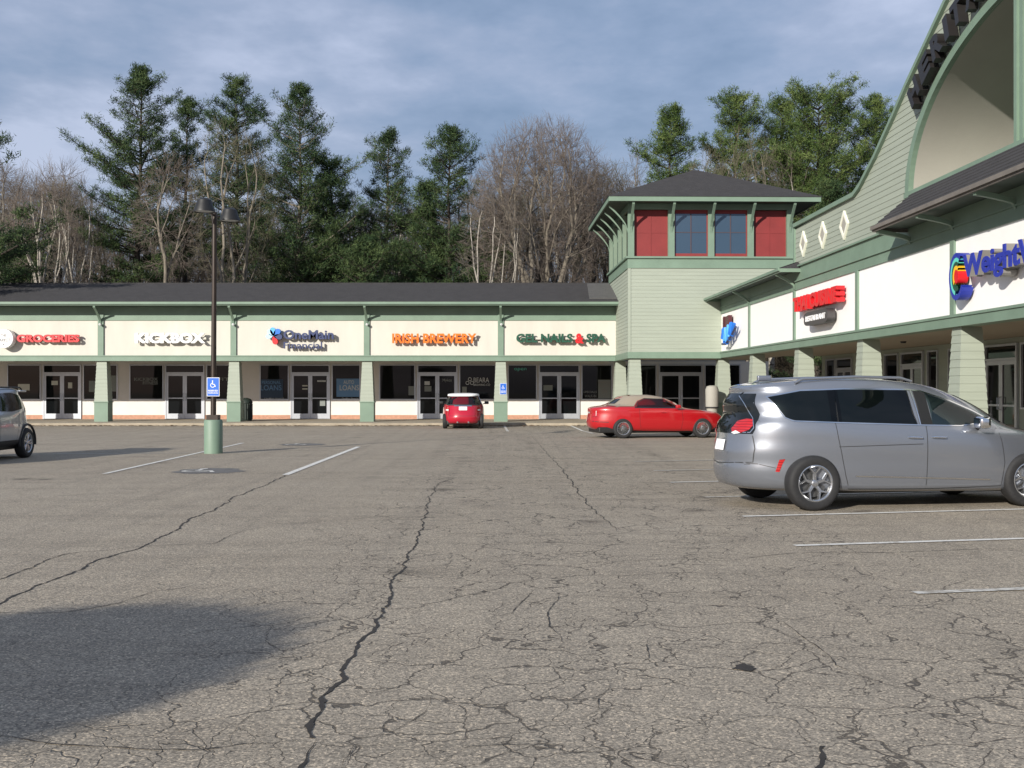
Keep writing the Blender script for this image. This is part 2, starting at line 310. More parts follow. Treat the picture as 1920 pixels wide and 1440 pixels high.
for i, (p, a, b) in enumerate(CR): gcrack(p, a, b, i, jag=.018 if a > .02 else .012)
def line(a, b, w=.10, m='linepaint', z=.008):
    A, B = G(*a), G(*b); strip([A, B], [w, w], z, 'parking_line', m)
line((195, 889), (455, 831)); line((535, 891), (672, 838), .13)
for a, b, m in [((1393, 969), (1990, 953.5), 'linepaint'), ((1490, 1024), (2100, 1005), 'linepaint'), ((1715, 1113), (2300, 1090), 'lineworn'), ((1320, 933), (1900, 919), 'lineworn'), ((1256, 905), (1800, 893), 'linepaint'), ((1226, 883), (1700, 874), 'lineworn'), ((1188, 866), (1600, 858), 'lineworn'),
                ((945, 797.5), (952, 809), 'lineworn'), ((1068, 797.5), (1092, 808), 'linepaint'), ((1092, 808), (1112, 813), 'lineworn'), ((100, 851), (360, 850), 'lineworn')]: line(a, b, .10, m)
# worn wheelchair symbols on dark paint
def symbol(px, py, s, m):
    x, y = G(px, py); mb = MB()
    def ring(cx, cy, r, w, a0, a1, k=14):
        v = []
        for i in range(k+1):
            a = R(a0+(a1-a0)*i/k); v += [(x+s*(cx+(r-w)*math.cos(a)), y+s*(cy+(r-w)*math.sin(a)), .012), (x+s*(cx+r*math.cos(a)), y+s*(cy+r*math.sin(a)), .012)]
        mb.add(v, [(2*i, 2*i+1, 2*i+3, 2*i+2) for i in range(k)])
    ring(0, 0, .45, .12, 100, 350); ring(-.02, .95, .13, .13, 0, 360)
    for q in ([(-.08, .75), (.05, .75), (.05, .1), (-.08, .1)], [(-.05, .2), (.42, .2), (.42, .08), (-.05, .08)], [(.32, .15), (.44, .2), (.68, -.4), (.56, -.45)]): mb.add([(x+s*u, y+s*w, .012) for u, w in q], [(0, 1, 2, 3)])
    tag(mb.build('wheelchair_marking', M[m]), kind='structure')
    mb = MB(); rr = random.Random(px); v = []
    for k in range(26):
        a = 2*math.pi*k/26; v.append((x+s*1.15*math.cos(a)*rr.uniform(.75, 1.1)+.2, y+.2*s+s*1.25*math.sin(a)*rr.uniform(.8, 1.05), .004))
    mb.add(v, [tuple(range(26))]); tag(mb.build('faded_paint_patch', M['patch']), kind='structure')
symbol(368, 884, .62, 'linepaint'); symbol(552, 834, .6, 'lineworn')
mb = MB(); x, y = G(1395, 1252); rr = random.Random(4)
mb.add([(x+.08*math.cos(a)*rr.uniform(.4, 1.3), y+.09*math.sin(a)*rr.uniform(.5, 1.2), .005) for a in [2*math.pi*k/14 for k in range(14)]], [tuple(range(14))]); tag(mb.build('pothole_patch', M['crack']), kind='structure')
# sidewalks with kerb (L-shaped)
WR = math.atan2(-1, .0252); A_ = Vector((math.cos(WR), math.sin(WR), 0)); N_ = Vector((-math.sin(WR), math.cos(WR), 0)); W0 = Vector((8.64, 46.3, 0))
def WP(a, d, z=0): return W0+A_*a+N_*d+Vector((0, 0, z))
KY = 48.35
def wpoly(pts): return [(*WP(a, d).xy,) for a, d in pts]
corner = WP(-1.5, -.75)
sw = MB(); outl = [(-60, KY), (3.6, KY), (3.9, 45.4), (7.6, 45.2)]+[tuple(WP(2.0, -.8).xy), tuple(WP(60, -.8).xy), tuple(WP(60, 6).xy), (16, 56), (-60, 56)]
sw.prism(outl, 'z', -.2, .12); tag(sw.build('sidewalk', M['concrete']), kind='structure')
hl = MB(); nx_, ny_ = 40, 14; vv = []
for j in range(ny_+1):
    for i in range(nx_+1):
        X = -260+520*i/nx_; Y = 60+220*j/ny_; vv.append((X, Y, .05+9*(1-math.exp(-max(0, Y-62)/60))+.8*math.sin(X*.07+Y*.05)*min(1, max(0, Y-62)/30)))
hl.add(vv, [(j*(nx_+1)+i, j*(nx_+1)+i+1, (j+1)*(nx_+1)+i+1, (j+1)*(nx_+1)+i) for j in range(ny_) for i in range(nx_)]); tag(hl.build('forest_hillside', M['litter'], smooth=True), kind='structure')
# ------------------------------------------------------------------ buildings
def siding(mb, P, iv, z0, z1, course=.17, lip=.013):
    n = max(1, round((z1-z0)/course)); dz = (z1-z0)/n
    for k in range(n):
        za, zb = z0+k*dz, z0+(k+1)*dz
        for (a0, a1), (b0, b1) in zip(iv(za+1e-4), iv(zb-1e-4)):
            if a1-a0 < .01 and b1-b0 < .01: continue
            mb.add([P(a0, lip, za), P(a1, lip, za), P(b1, .003, zb), P(b0, .003, zb), P(a0, 0, za), P(a1, 0, za)], [(0, 1, 2, 3), (4, 5, 1, 0)])
def pillar(root, off, cx, cy, top=2.88, base=.12):
    mb = MB(off); n = 11; z0, z1 = 1.02, top; dz = (z1-z0)/n
    for k in range(n):
        za, zb = z0+k*dz, z0+(k+1)*dz; wa = .30+(.215-.30)*k/n+.013; wb = .30+(.215-.30)*(k+1)/n+.002
        v = [(cx-wa, cy-wa, za), (cx+wa, cy-wa, za), (cx+wa, cy+wa, za), (cx-wa, cy+wa, za), (cx-wb, cy-wb, zb), (cx+wb, cy-wb, zb), (cx+wb, cy+wb, zb), (cx-wb, cy+wb, zb)]
        mb.add(v, [(0, 1, 5, 4), (1, 2, 6, 5), (2, 3, 7, 6), (3, 0, 4, 7), (0, 3, 2, 1)])
    p = mb.build('pillar', M['sage'], root)
    mb = MB(off); mb.box(cx-.31, cx+.31, cy-.31, cy+.31, base, 1.0); mb.box(cx-.345, cx+.345, cy-.345, cy+.345, .985, 1.03); mb.build('pillar_base', M['green'], p)
    return p
def bracket(root, off, x, y0, out, zlo, zhi, w=.045, sign=-1, axis='x', th=.10, name='bracket', m='green'):
    pts = []; K = 7                                      # a curved strut in the plane across the wall
    for k in range(K+1):
        t = k/K; pts.append((y0+sign*out*(1-math.cos(t*math.pi/2))**.9*.98, zlo+(zhi-zlo)*math.sin(t*math.pi/2)**1.15))
    pts = [(y0+sign*out*(k/K)**1.25, zlo+(zhi-zlo)*(k/K)**.85) for k in range(K+1)]
    up = [(a, b) for a, b in pts]; lo = [(a-sign*th*.15, b-th) if k else (a, b-th*1.6) for k, (a, b) in enumerate(pts)]
    poly = up+lo[::-1]
    mb = MB(off)
    if axis == 'x': mb.prism(poly, 'x', x-w, x+w)
    else: mb.prism([(a, b) for a, b in poly], 'y', x-w, x+w)
    return mb.build(name, M[m], root)
def window(root, off, x0, x1, yw, z0=1.06, z1=2.80, m='storeglass', mull=()):
    mb = MB(off); t = .05
    mb.box(x0, x0+t, yw-.05, yw+.06, z0, z1); mb.box(x1-t, x1, yw-.05, yw+.06, z0, z1); mb.box(x0+t, x1-t, yw-.05, yw+.06, z0, z0+t); mb.box(x0+t, x1-t, yw-.05, yw+.06, z1-t, z1)
    for x in mull: mb.box(x-.025, x+.025, yw-.045, yw+.055, z0+t, z1-t)
    w = mb.build('window', M['alu'], root)
    mb = MB(off); mb.box(x0+t, x1-t, yw+.01, yw+.02, z0+t, z1-t); mb.build('pane', M[m], w)
    return w
def door(root, off, x0, x1, yw, zb=.13, m='alu', double=True):
    mb = MB(off); T = .06; zt = 2.42; zh = 2.80; xm = (x0+x1)/2
    mb.box(x0, x0+T, yw-.07, yw+.06, zb, zh); mb.box(x1-T, x1, yw-.07, yw+.06, zb, zh); mb.box(x0+T, x1-T, yw-.07, yw+.06, zh-T, zh); mb.box(x0+T, x1-T, yw-.07, yw+.06, zt-T, zt)
    leaves = [(x0+T, xm), (xm, x1-T)]; s = .10
    for a, b in leaves:
        mb.box(a+.004, a+s, yw-.05, yw, zb+.01, zt-T-.005); mb.box(b-s, b-.004, yw-.05, yw, zb+.01, zt-T-.005)
        mb.box(a+s, b-s, yw-.05, yw, zb+.01, zb+.26); mb.box(a+s, b-s, yw-.05, yw, zt-T-.12, zt-T-.005); mb.box(a+s, b-s, yw-.045, yw, 1.12, 1.17)
    d = mb.build('door', M[m], root)
    for a, b in leaves:
        mb = MB(off); mb.box(a+s, b-s, yw-.022, yw-.014, zb+.26, zt-T-.12); mb.build('pane', M['storeglass'], d)
    mb = MB(off); mb.box(x0+T, x1-T, yw-.02, yw-.01, zt, zh-T); mb.build('transom_pane', M['storeglass'], d)
    for sx in (-1, 1):
        mb = MB(off); xx = xm+sx*.06; mb.tube([(xx, yw-.05, 1.02), (xx, yw-.11, 1.04), (xx, yw-.11, 1.36), (xx, yw-.05, 1.38)], .012, 6); mb.build('handle', M['steel'], d)
    return d
def shopfront(root, off, x0, x1, yw, ops, wallm='wallwhite', brick=True, top=2.95):
    wl = MB(off); e = .12
    def bkbox(*q):
        k_ = MB(off); k_.box(*q); k_.build('brick_base', M['brick'], root)
    ops = sorted(ops); cur = x0; zb = .32 if brick else .12
    def wallbox(a, b, za, zb_): 
        if b-a > .01: wl.box(a, b, yw, yw+.15, za, zb_)
    for a, b, kind in ops:
        wallbox(cur, a, zb, 2.80); 
        if brick and a-cur > .01: bkbox(cur, a, yw-.012, yw+.15, .12, zb)
        if kind == 'w':
            wallbox(a, b, zb, 1.06)
            if brick: bkbox(a, b, yw-.012, yw+.15, .12, zb)
        cur = b
    wallbox(cur, x1, zb, 2.80)
    if brick: bkbox(cur, x1, yw-.012, yw+.15, .12, zb)
    wl.box(x0, x1, yw-.004, yw+.15, 2.80, top)
    wl.build('wall', M[wallm], root)
    return [window(root, off, a, b, yw) if k == 'w' else door(root, off, a, b, yw) for a, b, k in ops]
def dec(parent, off, mb, name, m): return mb.build(name, M[m], parent)
# ---- the long low shop building facing the camera
OB = (-12.0, 50.6, 0)
shops = thing('shop_building', 'long low building of five white-signed shops with black shingle roof and green posts', 'building', OB)
YF, YW = 50.6, 55.0
def xw(px): return (px-960)/F*YW
POST = [-24.57, -18.57, -12.58, -6.56, -.51]
ops = []
for w0, dd, w1 in [((14, 77), (81, 153), (156, 221)), ((243, 307), (310, 384), (387, 446)), ((487, 542), (545, 619), (622, 676)), ((711, 779), (782, 858), (861, 930)), ((952, 1007), (1010, 1087), (1090, 1148))]:
    ops += [(xw(w0[0]), xw(w0[1]), 'w'), (xw(dd[0]), xw(dd[1]), 'd'), (xw(w1[0]), xw(w1[1]), 'w')]
ops += [(-30.2, -28.4, 'w'), (-28.3, -26.3, 'd')]
fr = shopfront(shops, OB, -32, 12.6, YW, ops+[(5.45, 7.1, 'w'), (7.2, 9.35, 'd'), (9.45, 11.2, 'w')])
opsall = sorted(ops+[(5.45, 7.1, 'w'), (7.2, 9.35, 'd'), (9.45, 11.2, 'w')])
FR = {round(o[0], 2): f for o, f in zip(opsall, fr)}
def fr_at(px): return min(FR.items(), key=lambda kv: abs(kv[0]-xw(px)))[1]
mb = MB(OB); mb.box(-32, 4.72, YF-.03, YF+.35, 2.86, 3.10); mb.box(-32, 4.72, YF-.06, YF-.03, 3.06, 3.115); mb.build('beam', M['green'], shops)
for i, x in enumerate(POST):
    p = pillar(shops, OB, x, YF+.31, top=2.86)
    mb = MB(OB); mb.box(x-.13, x+.13, YF-.055, YF+.1, 3.115, 4.98); mb.build('post', M['green'], shops)
    bracket(shops, OB, x, YF-.055, .82, 4.62, 5.32, w=.05)
    mb = MB(OB); mb.tube([(x+.03, YF-.05, 4.50), (x+.03, YF-.12, 4.50)], .025, 6); mb.lathe([(.0, YF-.26), (.055, YF-.24), (.06, YF-.16), (.03, YF-.11)], 10, x+.03, 4.50, 'y'); mb.build('floodlight', M['lightgrey'], shops)
edges = [-32]+POST+[4.72]
for a, b in zip(edges[:-1], edges[1:]):
    a_ = a+.13 if a > -31 else a; b_ = b-.13 if b < 4 else b
    mb = MB(OB); mb.box(a_, b_, YF+.02, YF+.12, 3.115, 4.69)
    mb.build('sign_panel', M['cream'], shops)
mb = MB(OB); mb.box(-32, 4.74, YF-.02, YF+.12, 4.69, 4.86); mb.box(-32, 4.74, YF+.0, YF+.12, 4.86, 5.33); mb.build('frieze', M['green'], shops)
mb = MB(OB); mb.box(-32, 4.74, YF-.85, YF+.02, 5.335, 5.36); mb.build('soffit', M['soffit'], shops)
mb = MB(OB); mb.box(-32, 4.74, YF-.92, YF-.85, 5.31, 5.46); mb.box(-32, 4.74, YF-.99, YF-.92, 5.36, 5.475); mb.build('fascia', M['green'], shops)
mb = MB(OB); RY = 53.2
n = 18
for k in range(n):                                      # shingle courses
    y0, y1 = YF-1.0+(RY-YF+1.0)*k/n, YF-1.0+(RY-YF+1.0)*(k+1)/n; z0, z1 = 5.475+(6.6-5.475)*k/n, 5.475+(6.6-5.475)*(k+1)/n
    mb.add([(-32, y0, z0+.018), (4.76, y0, z0+.018), (4.76, y1, z1), (-32, y1, z1), (-32, y0, z0-.01), (4.76, y0, z0-.01)], [(0, 1, 2, 3), (4, 5, 1, 0)])
mb.box(-32, 4.60, RY-.08, RY+.08, 6.58, 6.64)
mb.add([(-32, RY, 6.6), (4.6, RY, 6.6), (4.6, 61, 5.2), (-32, 61, 5.2)], [(0, 1, 2, 3)]); mb.build('roof', M['roof'], shops)
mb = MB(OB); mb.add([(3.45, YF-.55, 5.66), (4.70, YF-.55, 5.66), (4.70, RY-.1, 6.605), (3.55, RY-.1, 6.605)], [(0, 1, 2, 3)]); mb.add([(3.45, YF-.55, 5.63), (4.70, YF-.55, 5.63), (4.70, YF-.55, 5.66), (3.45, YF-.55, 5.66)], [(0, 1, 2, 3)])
tag(mb.build('roof_lighter_area', M['rooflight'], shops), label='lighter grey shingle patch at the right end of the roof')  # thin sheet over the roof's right end, coloured lighter grey than the rest
mb = MB(OB); mb.box(-32, 4.74, YF+.36, YW-.01, 2.955, 3.0); mb.build('arcade_ceiling', M['ceil'], shops)
mb = MB(OB); mb.box(-32, 12.6, YW+5.5, YW+5.7, 0, 5.2); mb.box(-32, -31.8, YW+.2, YW+5.5, 0, 5.2); mb.build('rear_wall', M['beige'], shops)
mb = MB(OB)
for a, b in ((442, 451), (682, 697)): pass
# ---- tower
mat('tmunt', (.07, .05, .06), .5)
OT = (4.81, 46.2, 0); TR = math.atan2(.0252, .9997)
tower = thing('corner_tower', 'square sage clapboard corner tower with red clerestory panels and pyramid roof', 'tower', OT, TR)
Z0 = (0, 0, 0); TW, TD = 6.8, 6.95
mb = MB(); iv = lambda z: [(0, TW)]
siding(mb, lambda u, o, z: (u, -o, z), iv, 3.12, 6.58, course=.15); siding(mb, lambda u, o, z: (-o, u, z), lambda z: [(0, TD)], 3.12, 6.58, course=.15)
siding(mb, lambda u, o, z: (TW+o, u, z), lambda z: [(0, TD)], 3.12, 6.58, course=.15); mb.box(0, TW, TD-.1, TD, 3.1, 6.6)
mb.build('wall', M['sage'], tower)
mb = MB(); mb.box(-.03, .09, -.03, .09, 3.12, 6.58); mb.box(TW-.09, TW+.03, -.03, .09, 3.12, 6.58); mb.build('corner_board', M['sage'], tower)
def ringbox(mb, o, z0, z1, t=.1):
    mb.box(-o, TW+o, -o, -o+t, z0, z1); mb.box(-o, TW+o, TD+o-t, TD+o, z0, z1); mb.box(-o, -o+t, -o+t, TD+o-t, z0, z1); mb.box(TW+o-t, TW+o, -o+t, TD+o-t, z0, z1)
mb = MB(); ringbox(mb, .045, 6.58, 6.98); ringbox(mb, .13, 6.98, 7.06, .22); ringbox(mb, .04, 9.0, 9.30); mb.build('trim_band', M['green'], tower)
mb = MB(); mb.box(-.04, 3.9, -.04, .25, 2.86, 3.12); mb.box(-.04, .25, .25, 4.5, 2.86, 3.12); mb.build('beam', M['green'], tower)
PXs = [.10, 1.77, 3.42, 5.06, 6.70]; PYs = [.10, 1.79, 3.48, 5.17, 6.85]
for x in PXs:
    mb = MB(); mb.box(x-.13, x+.13, -.03, .16, 7.06, 9.0); mb.build('post', M['green'], tower)
    bracket(tower, Z0, x, -.03, .78, 8.2, 9.2, w=.05)
for y in PYs[1:]:
    for sx, xx in ((-1, -.03), (1, TW-.13)):
        mb = MB(); mb.box(xx, xx+.16, y-.13, y+.13, 7.06, 9.0); mb.build('post', M['green'], tower)
    bracket(tower, Z0, y, -.03, .78, 8.2, 9.2, w=.05, axis='y')
bracket(tower, Z0, .10, -.03, .78, 8.2, 9.2, w=.05, axis='y')
def twin(x0, x1):
    mb = MB(); t = .045
    mb.box(x0, x0+t, .06, .14, 7.07, 9.0); mb.box(x1-t, x1, .06, .14, 7.07, 9.0); mb.box(x0+t, x1-t, .06, .14, 7.07, 7.2); mb.box(x0+t, x1-t, .06, .14, 8.85, 9.0)
    w = mb.build('window', M['red'], tower); mb = MB(); mb.box((x0+x1)/2-.022, (x0+x1)/2+.022, .075, .13, 7.2, 8.85); mb.box(x0+t, x1-t, .08, .125, 8.06, 8.09); mb.build('muntin', M['tmunt'], w); mb = MB(); mb.box(x0+t, x1-t, .095, .105, 7.2, 8.85); mb.build('pane', M['towerglass'], w)
def rpan(x0, x1):
    mb = MB(); mb.box(x0, x1, .16, .22, 7.07, 9.0); xm = (x0+x1)/2
    mb.box(xm-.02, xm+.02, .145, .16, 7.07, 9.0); mb.box(x0, xm-.02, .148, .16, 8.05, 8.085); mb.box(xm+.02, x1, .148, .16, 8.05, 8.085); mb.build('red_panel', M['red'], tower)
rpan(.23, 1.64); twin(1.90, 3.29); twin(3.55, 4.93); rpan(5.19, 6.57)
for y0, y1 in zip(PYs[:-1], PYs[1:]):
    for xx in (.16, TW-.22):
        mb = MB(); mb.box(xx, xx+.06, y0+.13, y1-.13, 7.06, 9.0); mb.build('red_panel', M['red'], tower)
mb = MB(); mb.box(.23, TW-.23, TD-.12, TD-.05, 7.06, 9.0); mb.build('red_panel', M['red'], tower)
o = .9
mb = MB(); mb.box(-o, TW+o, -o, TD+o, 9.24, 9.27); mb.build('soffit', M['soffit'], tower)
mb = MB()
for a, b, c, d in ((-o-.02, TW+o+.02, -o-.02, -o+.04), (-o-.02, TW+o+.02, TD+o-.04, TD+o+.02), (-o-.02, -o+.04, -o+.04, TD+o-.04), (TW+o-.04, TW+o+.02, -o+.04, TD+o-.04)): mb.box(a, b, c, d, 9.2, 9.4)
mb.build('fascia', M['green'], tower)
mb = MB(); ap = Vector((TW/2, TD/2, 11.33)); o2 = o+.05; n = 26
cs = [Vector((-o2, -o2, 9.4)), Vector((TW+o2, -o2, 9.4)), Vector((TW+o2, TD+o2, 9.4)), Vector((-o2, TD+o2, 9.4))]
for k in range(n):
    lo = [c.lerp(ap, k/n)+Vector((0, 0, .02)) for c in cs]; hi = [c.lerp(ap, (k+1)/n) for c in cs]; bo = [c.lerp(ap, k/n)-Vector((0, 0, .01)) for c in cs]
    for i in range(4): j = (i+1) % 4; mb.add([lo[i], lo[j], hi[j], hi[i], bo[i], bo[j]], [(0, 1, 2, 3), (4, 5, 1, 0)])
mb.build('roof', M['roof'], tower)
pillar(tower, Z0, .28, .32, top=2.86); pillar(tower, Z0, .22, 4.75, top=2.86); pillar(tower, Z0, 3.98, .36, top=2.86)
mb = MB(); mb.box(.3, 6.5, .3, TD-.2, 2.96, 3.0); mb.build('arcade_ceiling', M['ceil'], tower)
# ---- right wing with the arched gable
OWg = tuple(W0)
wing = thing('wing_building', 'pale green wing of white-signed shops with an arched gable and diamond ornaments', 'building', OWg, WR)
LA = 34.0; PA = [4.95, 10.95, 16.9, 22.9, 28.9]
mb = MB(); mb.box(0, LA, -.03, .35, 2.88, 3.12); mb.box(0, LA, -.06, -.03, 3.08, 3.135); mb.build('beam', M['green'], wing)
for a in PA: pillar(wing, Z0, a, .30, top=2.88)
eds = [0]+PA+[LA]
for a, b in zip(eds[:-1], eds[1:]):
    mb = MB(); mb.box(a+(.1 if a else .0), b-.1, .02, .12, 3.135, 4.69); mb.build('sign_panel', M['panelwhite'], wing)
for a in PA: mb = MB(); mb.box(a-.1, a+.1, -.03, .1, 3.135, 4.69); mb.build('post', M['green'], wing)
mb = MB(); mb.box(0, LA, -.02, .12, 4.69, 4.94); mb.box(0, LA, -.065, .12, 4.94, 4.975); mb.box(0, LA, -.035, .12, 4.975, 5.38); mb.box(11.45, LA, -.10, .12, 5.38, 5.43); mb.build('frieze', M['green'], wing)
AC, AZ, AA, AB = 26.5, 6.1, 6.02, 3.0
topc = [(16.6, 6.78), (17.1, 6.93), (18.2, 7.45), (19.48, 8.17), (20.33, 8.68), (21.27, 9.18), (22.5, 9.84), (AC, 12.0)]
def atop(z):                                            # left edge of the wall at height z
    if z <= 6.78: return 10.9
    for (a0, z0), (a1, z1) in zip(topc[:-1], topc[1:]):
        if z <= z1: return a0+(a1-a0)*(z-z0)/(z1-z0)
    return AC
def arch_a(z): return AC-AA*math.sqrt(max(0, 1-((z-AZ)/AB)**2)) if z < AZ+AB else AC
def wiv(z):
    l = atop(z); r = 2*AC-l if z > 6.78 else LA
    if AZ <= z < AZ+AB: return [(l, arch_a(z)), (2*AC-arch_a(z), r)]
    return [(l, AC), (AC, r)]
mb = MB(); siding(mb, lambda u, o, z: (u, -o+.06, z), wiv, 5.43, 11.9, course=.15, lip=.014); mb.build('wall', M['sage'], wing)
mb = MB()
def band(mb, pts_in, pts_out, d0, d1):
    n = len(pts_in); v = []
    for (a, z), (b, w) in zip(pts_in, pts_out): v += [(a, d0, z), (b, d0, w), (b, d1, w), (a, d1, z)]
    f = []
    for i in range(n-1):
        for k in range(4): f.append((4*i+k, 4*i+(k+1) % 4, 4*i+4+(k+1) % 4, 4*i+4+k))
    mb.add(v, f+[(0, 1, 2, 3), (4*n-4, 4*n-3, 4*n-2, 4*n-1)])
angs = [math.pi*(1-i/60) for i in range(61)]
inn = [(AC+AA*math.cos(t), AZ+AB*math.sin(t)) for t in angs]; ot = [(AC+(AA+.22)*math.cos(t), AZ+(AB+.19)*math.sin(t)) for t in angs]
band(mb, inn, ot, -.02, .10); mb.build('arch_trim', M['green'], wing)
mb = MB(); tp = [(10.85, 6.78)]+topc; tp = tp+[(2*AC-a, z) for a, z in topc[::-1][1:]]+[(LA+3, 6.78)]
band(mb, [(a, z-.09) for a, z in tp], [(a, z+.03) for a, z in tp], -.04, .5); mb.box(10.80, 10.9, .0, .45, 5.4, 6.7); mb.build('coping', M['green'], wing)
mb = MB(); v = []
for a, z in inn: v += [(a, .10, z), (a, 6.0, z)]
mb.add(v, [(2*i, 2*i+1, 2*i+3, 2*i+2) for i in range(60)]); mb.add([(a, 6.0, z) for a, z in inn], [tuple(range(61))]); mb.build('arch_recess', M['beige'], wing, smooth=True)
for a in (25.62, 27.05):
    mb = MB(); zt = AZ+AB*math.sqrt(1-((a-AC)/AA)**2)-.03; mb.box(a, a+.11, -.02, .2, 6.1, zt); mb.box(a+.11, a+.24, .03, .2, 6.1, zt); mb.box(a+.24, a+.35, -.02, .2, 6.1, zt); mb.build('arch_post', M['green'], wing)
mb = MB(); mb.box(20.3, 32.7, -.06, 6.1, 6.0, 6.12); mb.build('arch_sill', M['green'], wing)
for a, z in ((11.83, 6.06), (13.80, 6.06), (15.74, 6.06)):
    mb = MB(); hw, hh = .36, .40
    o_ = [(a-hw, z), (a, z-hh), (a+hw, z), (a, z+hh)]; i_ = [(a-hw*.68, z), (a, z-hh*.70), (a+hw*.68, z), (a, z+hh*.70)]
    v = [(p, .0, q) for p, q in o_]+[(p, .0, q) for p, q in i_]+[(p, .06, q) for p, q in o_]+[(p, .06, q) for p, q in i_]
    mb.add(v, [(i, (i+1) % 4, 4+(i+1) % 4, 4+i) for i in range(4)]+[(i, (i+1) % 4, 8+(i+1) % 4, 8+i) for i in range(4)]+[(4+i, 4+(i+1) % 4, 12+(i+1) % 4, 12+i) for i in range(4)])
    dm = mb.build('diamond_ornament', M['trimwhite'], wing); mb = MB(); mb.prism([(a-hw*.66, z), (a, z-hh*.68), (a+hw*.66, z), (a, z+hh*.68)], 'y', .022, .05); mb.build('diamond_infill', M['beige'], dm)
def canopy(a0, a1, out, ze, zt, rise_top, brs, zb):
    r = MB(); n = 7
    for k in range(n):
        d0, d1 = -out+(out-.0)*k/n, -out+out*(k+1)/n; z0, z1 = ze+.11+(zt-ze-.11)*k/n, ze+.11+(zt-ze-.11)*(k+1)/n; e0 = k/n*.35; e1 = (k+1)/n*.35
        r.add([(a0+e0, d0, z0+.025), (a1-e0, d0, z0+.025), (a1-e1, d1, z1), (a0+e1, d1, z1), (a0+e0, d0, z0-.01), (a1-e0, d0, z0-.01)], [(0, 1, 2, 3), (4, 5, 1, 0)])
    r.add([(a0, -out, ze+.11), (a0+.35, 0, zt), (a0, 0, ze+.11)], [(0, 1, 2)]); r.add([(a1, -out, ze+.11), (a1, 0, ze+.11), (a1-.35, 0, zt)], [(0, 1, 2)])
    c = r.build('canopy_roof', M['roof'], wing)
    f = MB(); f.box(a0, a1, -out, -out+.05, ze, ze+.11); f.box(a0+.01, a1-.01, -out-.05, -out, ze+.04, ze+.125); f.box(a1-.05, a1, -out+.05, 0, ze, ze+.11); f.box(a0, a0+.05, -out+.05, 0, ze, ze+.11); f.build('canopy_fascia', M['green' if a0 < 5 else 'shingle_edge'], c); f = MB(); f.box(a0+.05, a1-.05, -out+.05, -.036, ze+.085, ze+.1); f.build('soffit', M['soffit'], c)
    for b in brs: bracket(wing, Z0, b, -.036, out-.08, zb, ze+.05, w=.05)
canopy(.02, 11.75, .68, 5.20, 5.55, 0, (4.95, 11.05), 4.85)
canopy(20.45, 32.55, .85, 5.20, 6.08, 0, (20.62, 22.95, 25.7, 28.4, 31.2), 5.06)
mb = MB(); mb.box(0, LA, .36, 4.19, 2.955, 3.0); mb.build('arcade_ceiling', M['ceil'], wing)
mb = MB(); mb.box(.0, LA, .5, 14, 5.3, 5.4); mb.box(0, .1, 4.5, 14, 0, 5.3); mb.box(LA-.1, LA, .4, 14, 0, 5.3); mb.build('flat_roof', M['roof'], wing)
wops = [(.6, 1.8, 'w'), (2.0, 3.9, 'd'), (4.4, 6.6, 'w'), (7.3, 8.6, 'w'), (8.9, 10.8, 'd'), (11.1, 11.9, 'w'), (12.7, 14.9, 'w'), (15.2, 17.1, 'd'), (17.25, 19.6, 'w'), (20.4, 22.4, 'w'), (22.6, 24.6, 'd'), (24.8, 27, 'w')]
wfr = shopfront(wing, Z0, 0, LA, 4.2, wops, wallm='sage', brick=False)
mb = MB(); mb.lathe([(0, 2.90), (.07, 2.90), (.09, 2.955)], 12, 14.3, 2.2); mb.build('ceiling_light', M['plastic'], wing)

# ------------------------------------------------------------------ lettering
_tc = {}
def text_geo(s, bold=.02, shear=0, space=1.0):
    k = (s, bold, shear, space)
    if k in _tc: return _tc[k]
    cu = bpy.data.curves.new('lettering', 'FONT'); cu.body = s; cu.offset = bold; cu.extrude = .5; cu.resolution_u = 4; cu.shear = shear; cu.space_character = space
    ob = bpy.data.objects.new('lettering', cu); C.objects.link(ob); dg = bpy.context.evaluated_depsgraph_get(); dg.update()
    me = ob.evaluated_get(dg).to_mesh(); v = np.array([tuple(p.co) for p in me.vertices]); f = [tuple(p.vertices) for p in me.polygons]
    ob.evaluated_get(dg).to_mesh_clear(); bpy.data.objects.remove(ob); bpy.data.curves.remove(cu)
    v[:, 0] -= v[:, 0].min(); v[:, 0] /= v[:, 0].max(); y0, y1 = v[:, 1].min(), v[:, 1].max(); v[:, 1] = (v[:, 1]-y0)/(y1-y0); v[:, 2] = .5-v[:, 2]
    _tc[k] = (v, f); return _tc[k]
def text(mb, s, x, z, w, h, yf, yb, bold=.02, shear=0, space=1.0, fn=None):   # front face at yf, back at yb
    v, f = text_geo(s, bold, shear, space)
    P = [(x+p[0]*w, yf+(yb-yf)*p[2], z+p[1]*h) for p in v]
    if fn: P = [fn(*p) for p in P]
    return mb.add(P, f)
def tobj(parent, name, m, s, x, z, w, h, yf, yb, **k):
    mb = MB(k.pop('off', (0, 0, 0))); text(mb, s, x, z, w, h, yf, yb, **k); return mb.build(name, M[m], parent)
SP = YF+.02                                              # face of the sign panels
def px_(px, Y=50.25): return (px-960)/F*Y
def pz_(py, Y=50.25): return H+(730-py)*Y/F
def sign(name, label, cx, cat='shop sign', g='signs over the shop doors'): return thing(name, label, cat, (cx, SP, 3.7), 0, g)
def letters(root, m, s, x0, x1, y0, y1, dep=.12, back=.18, name='letters', **k):
    off = tuple(root.location); Yf = SP-dep-back
    return tobj(root, name, m, s, px_(x0), pz_(y1), px_(x1)-px_(x0), pz_(y0)-pz_(y1), Yf, SP-back, off=off, **k)
def raceway(root, x0, x1, yc, back=.18):
    mb = MB(tuple(root.location)); mb.box(px_(x0), px_(x1), SP-back, SP, pz_(yc)-.05, pz_(yc)+.05); mb.build('raceway', M['cream'], root)
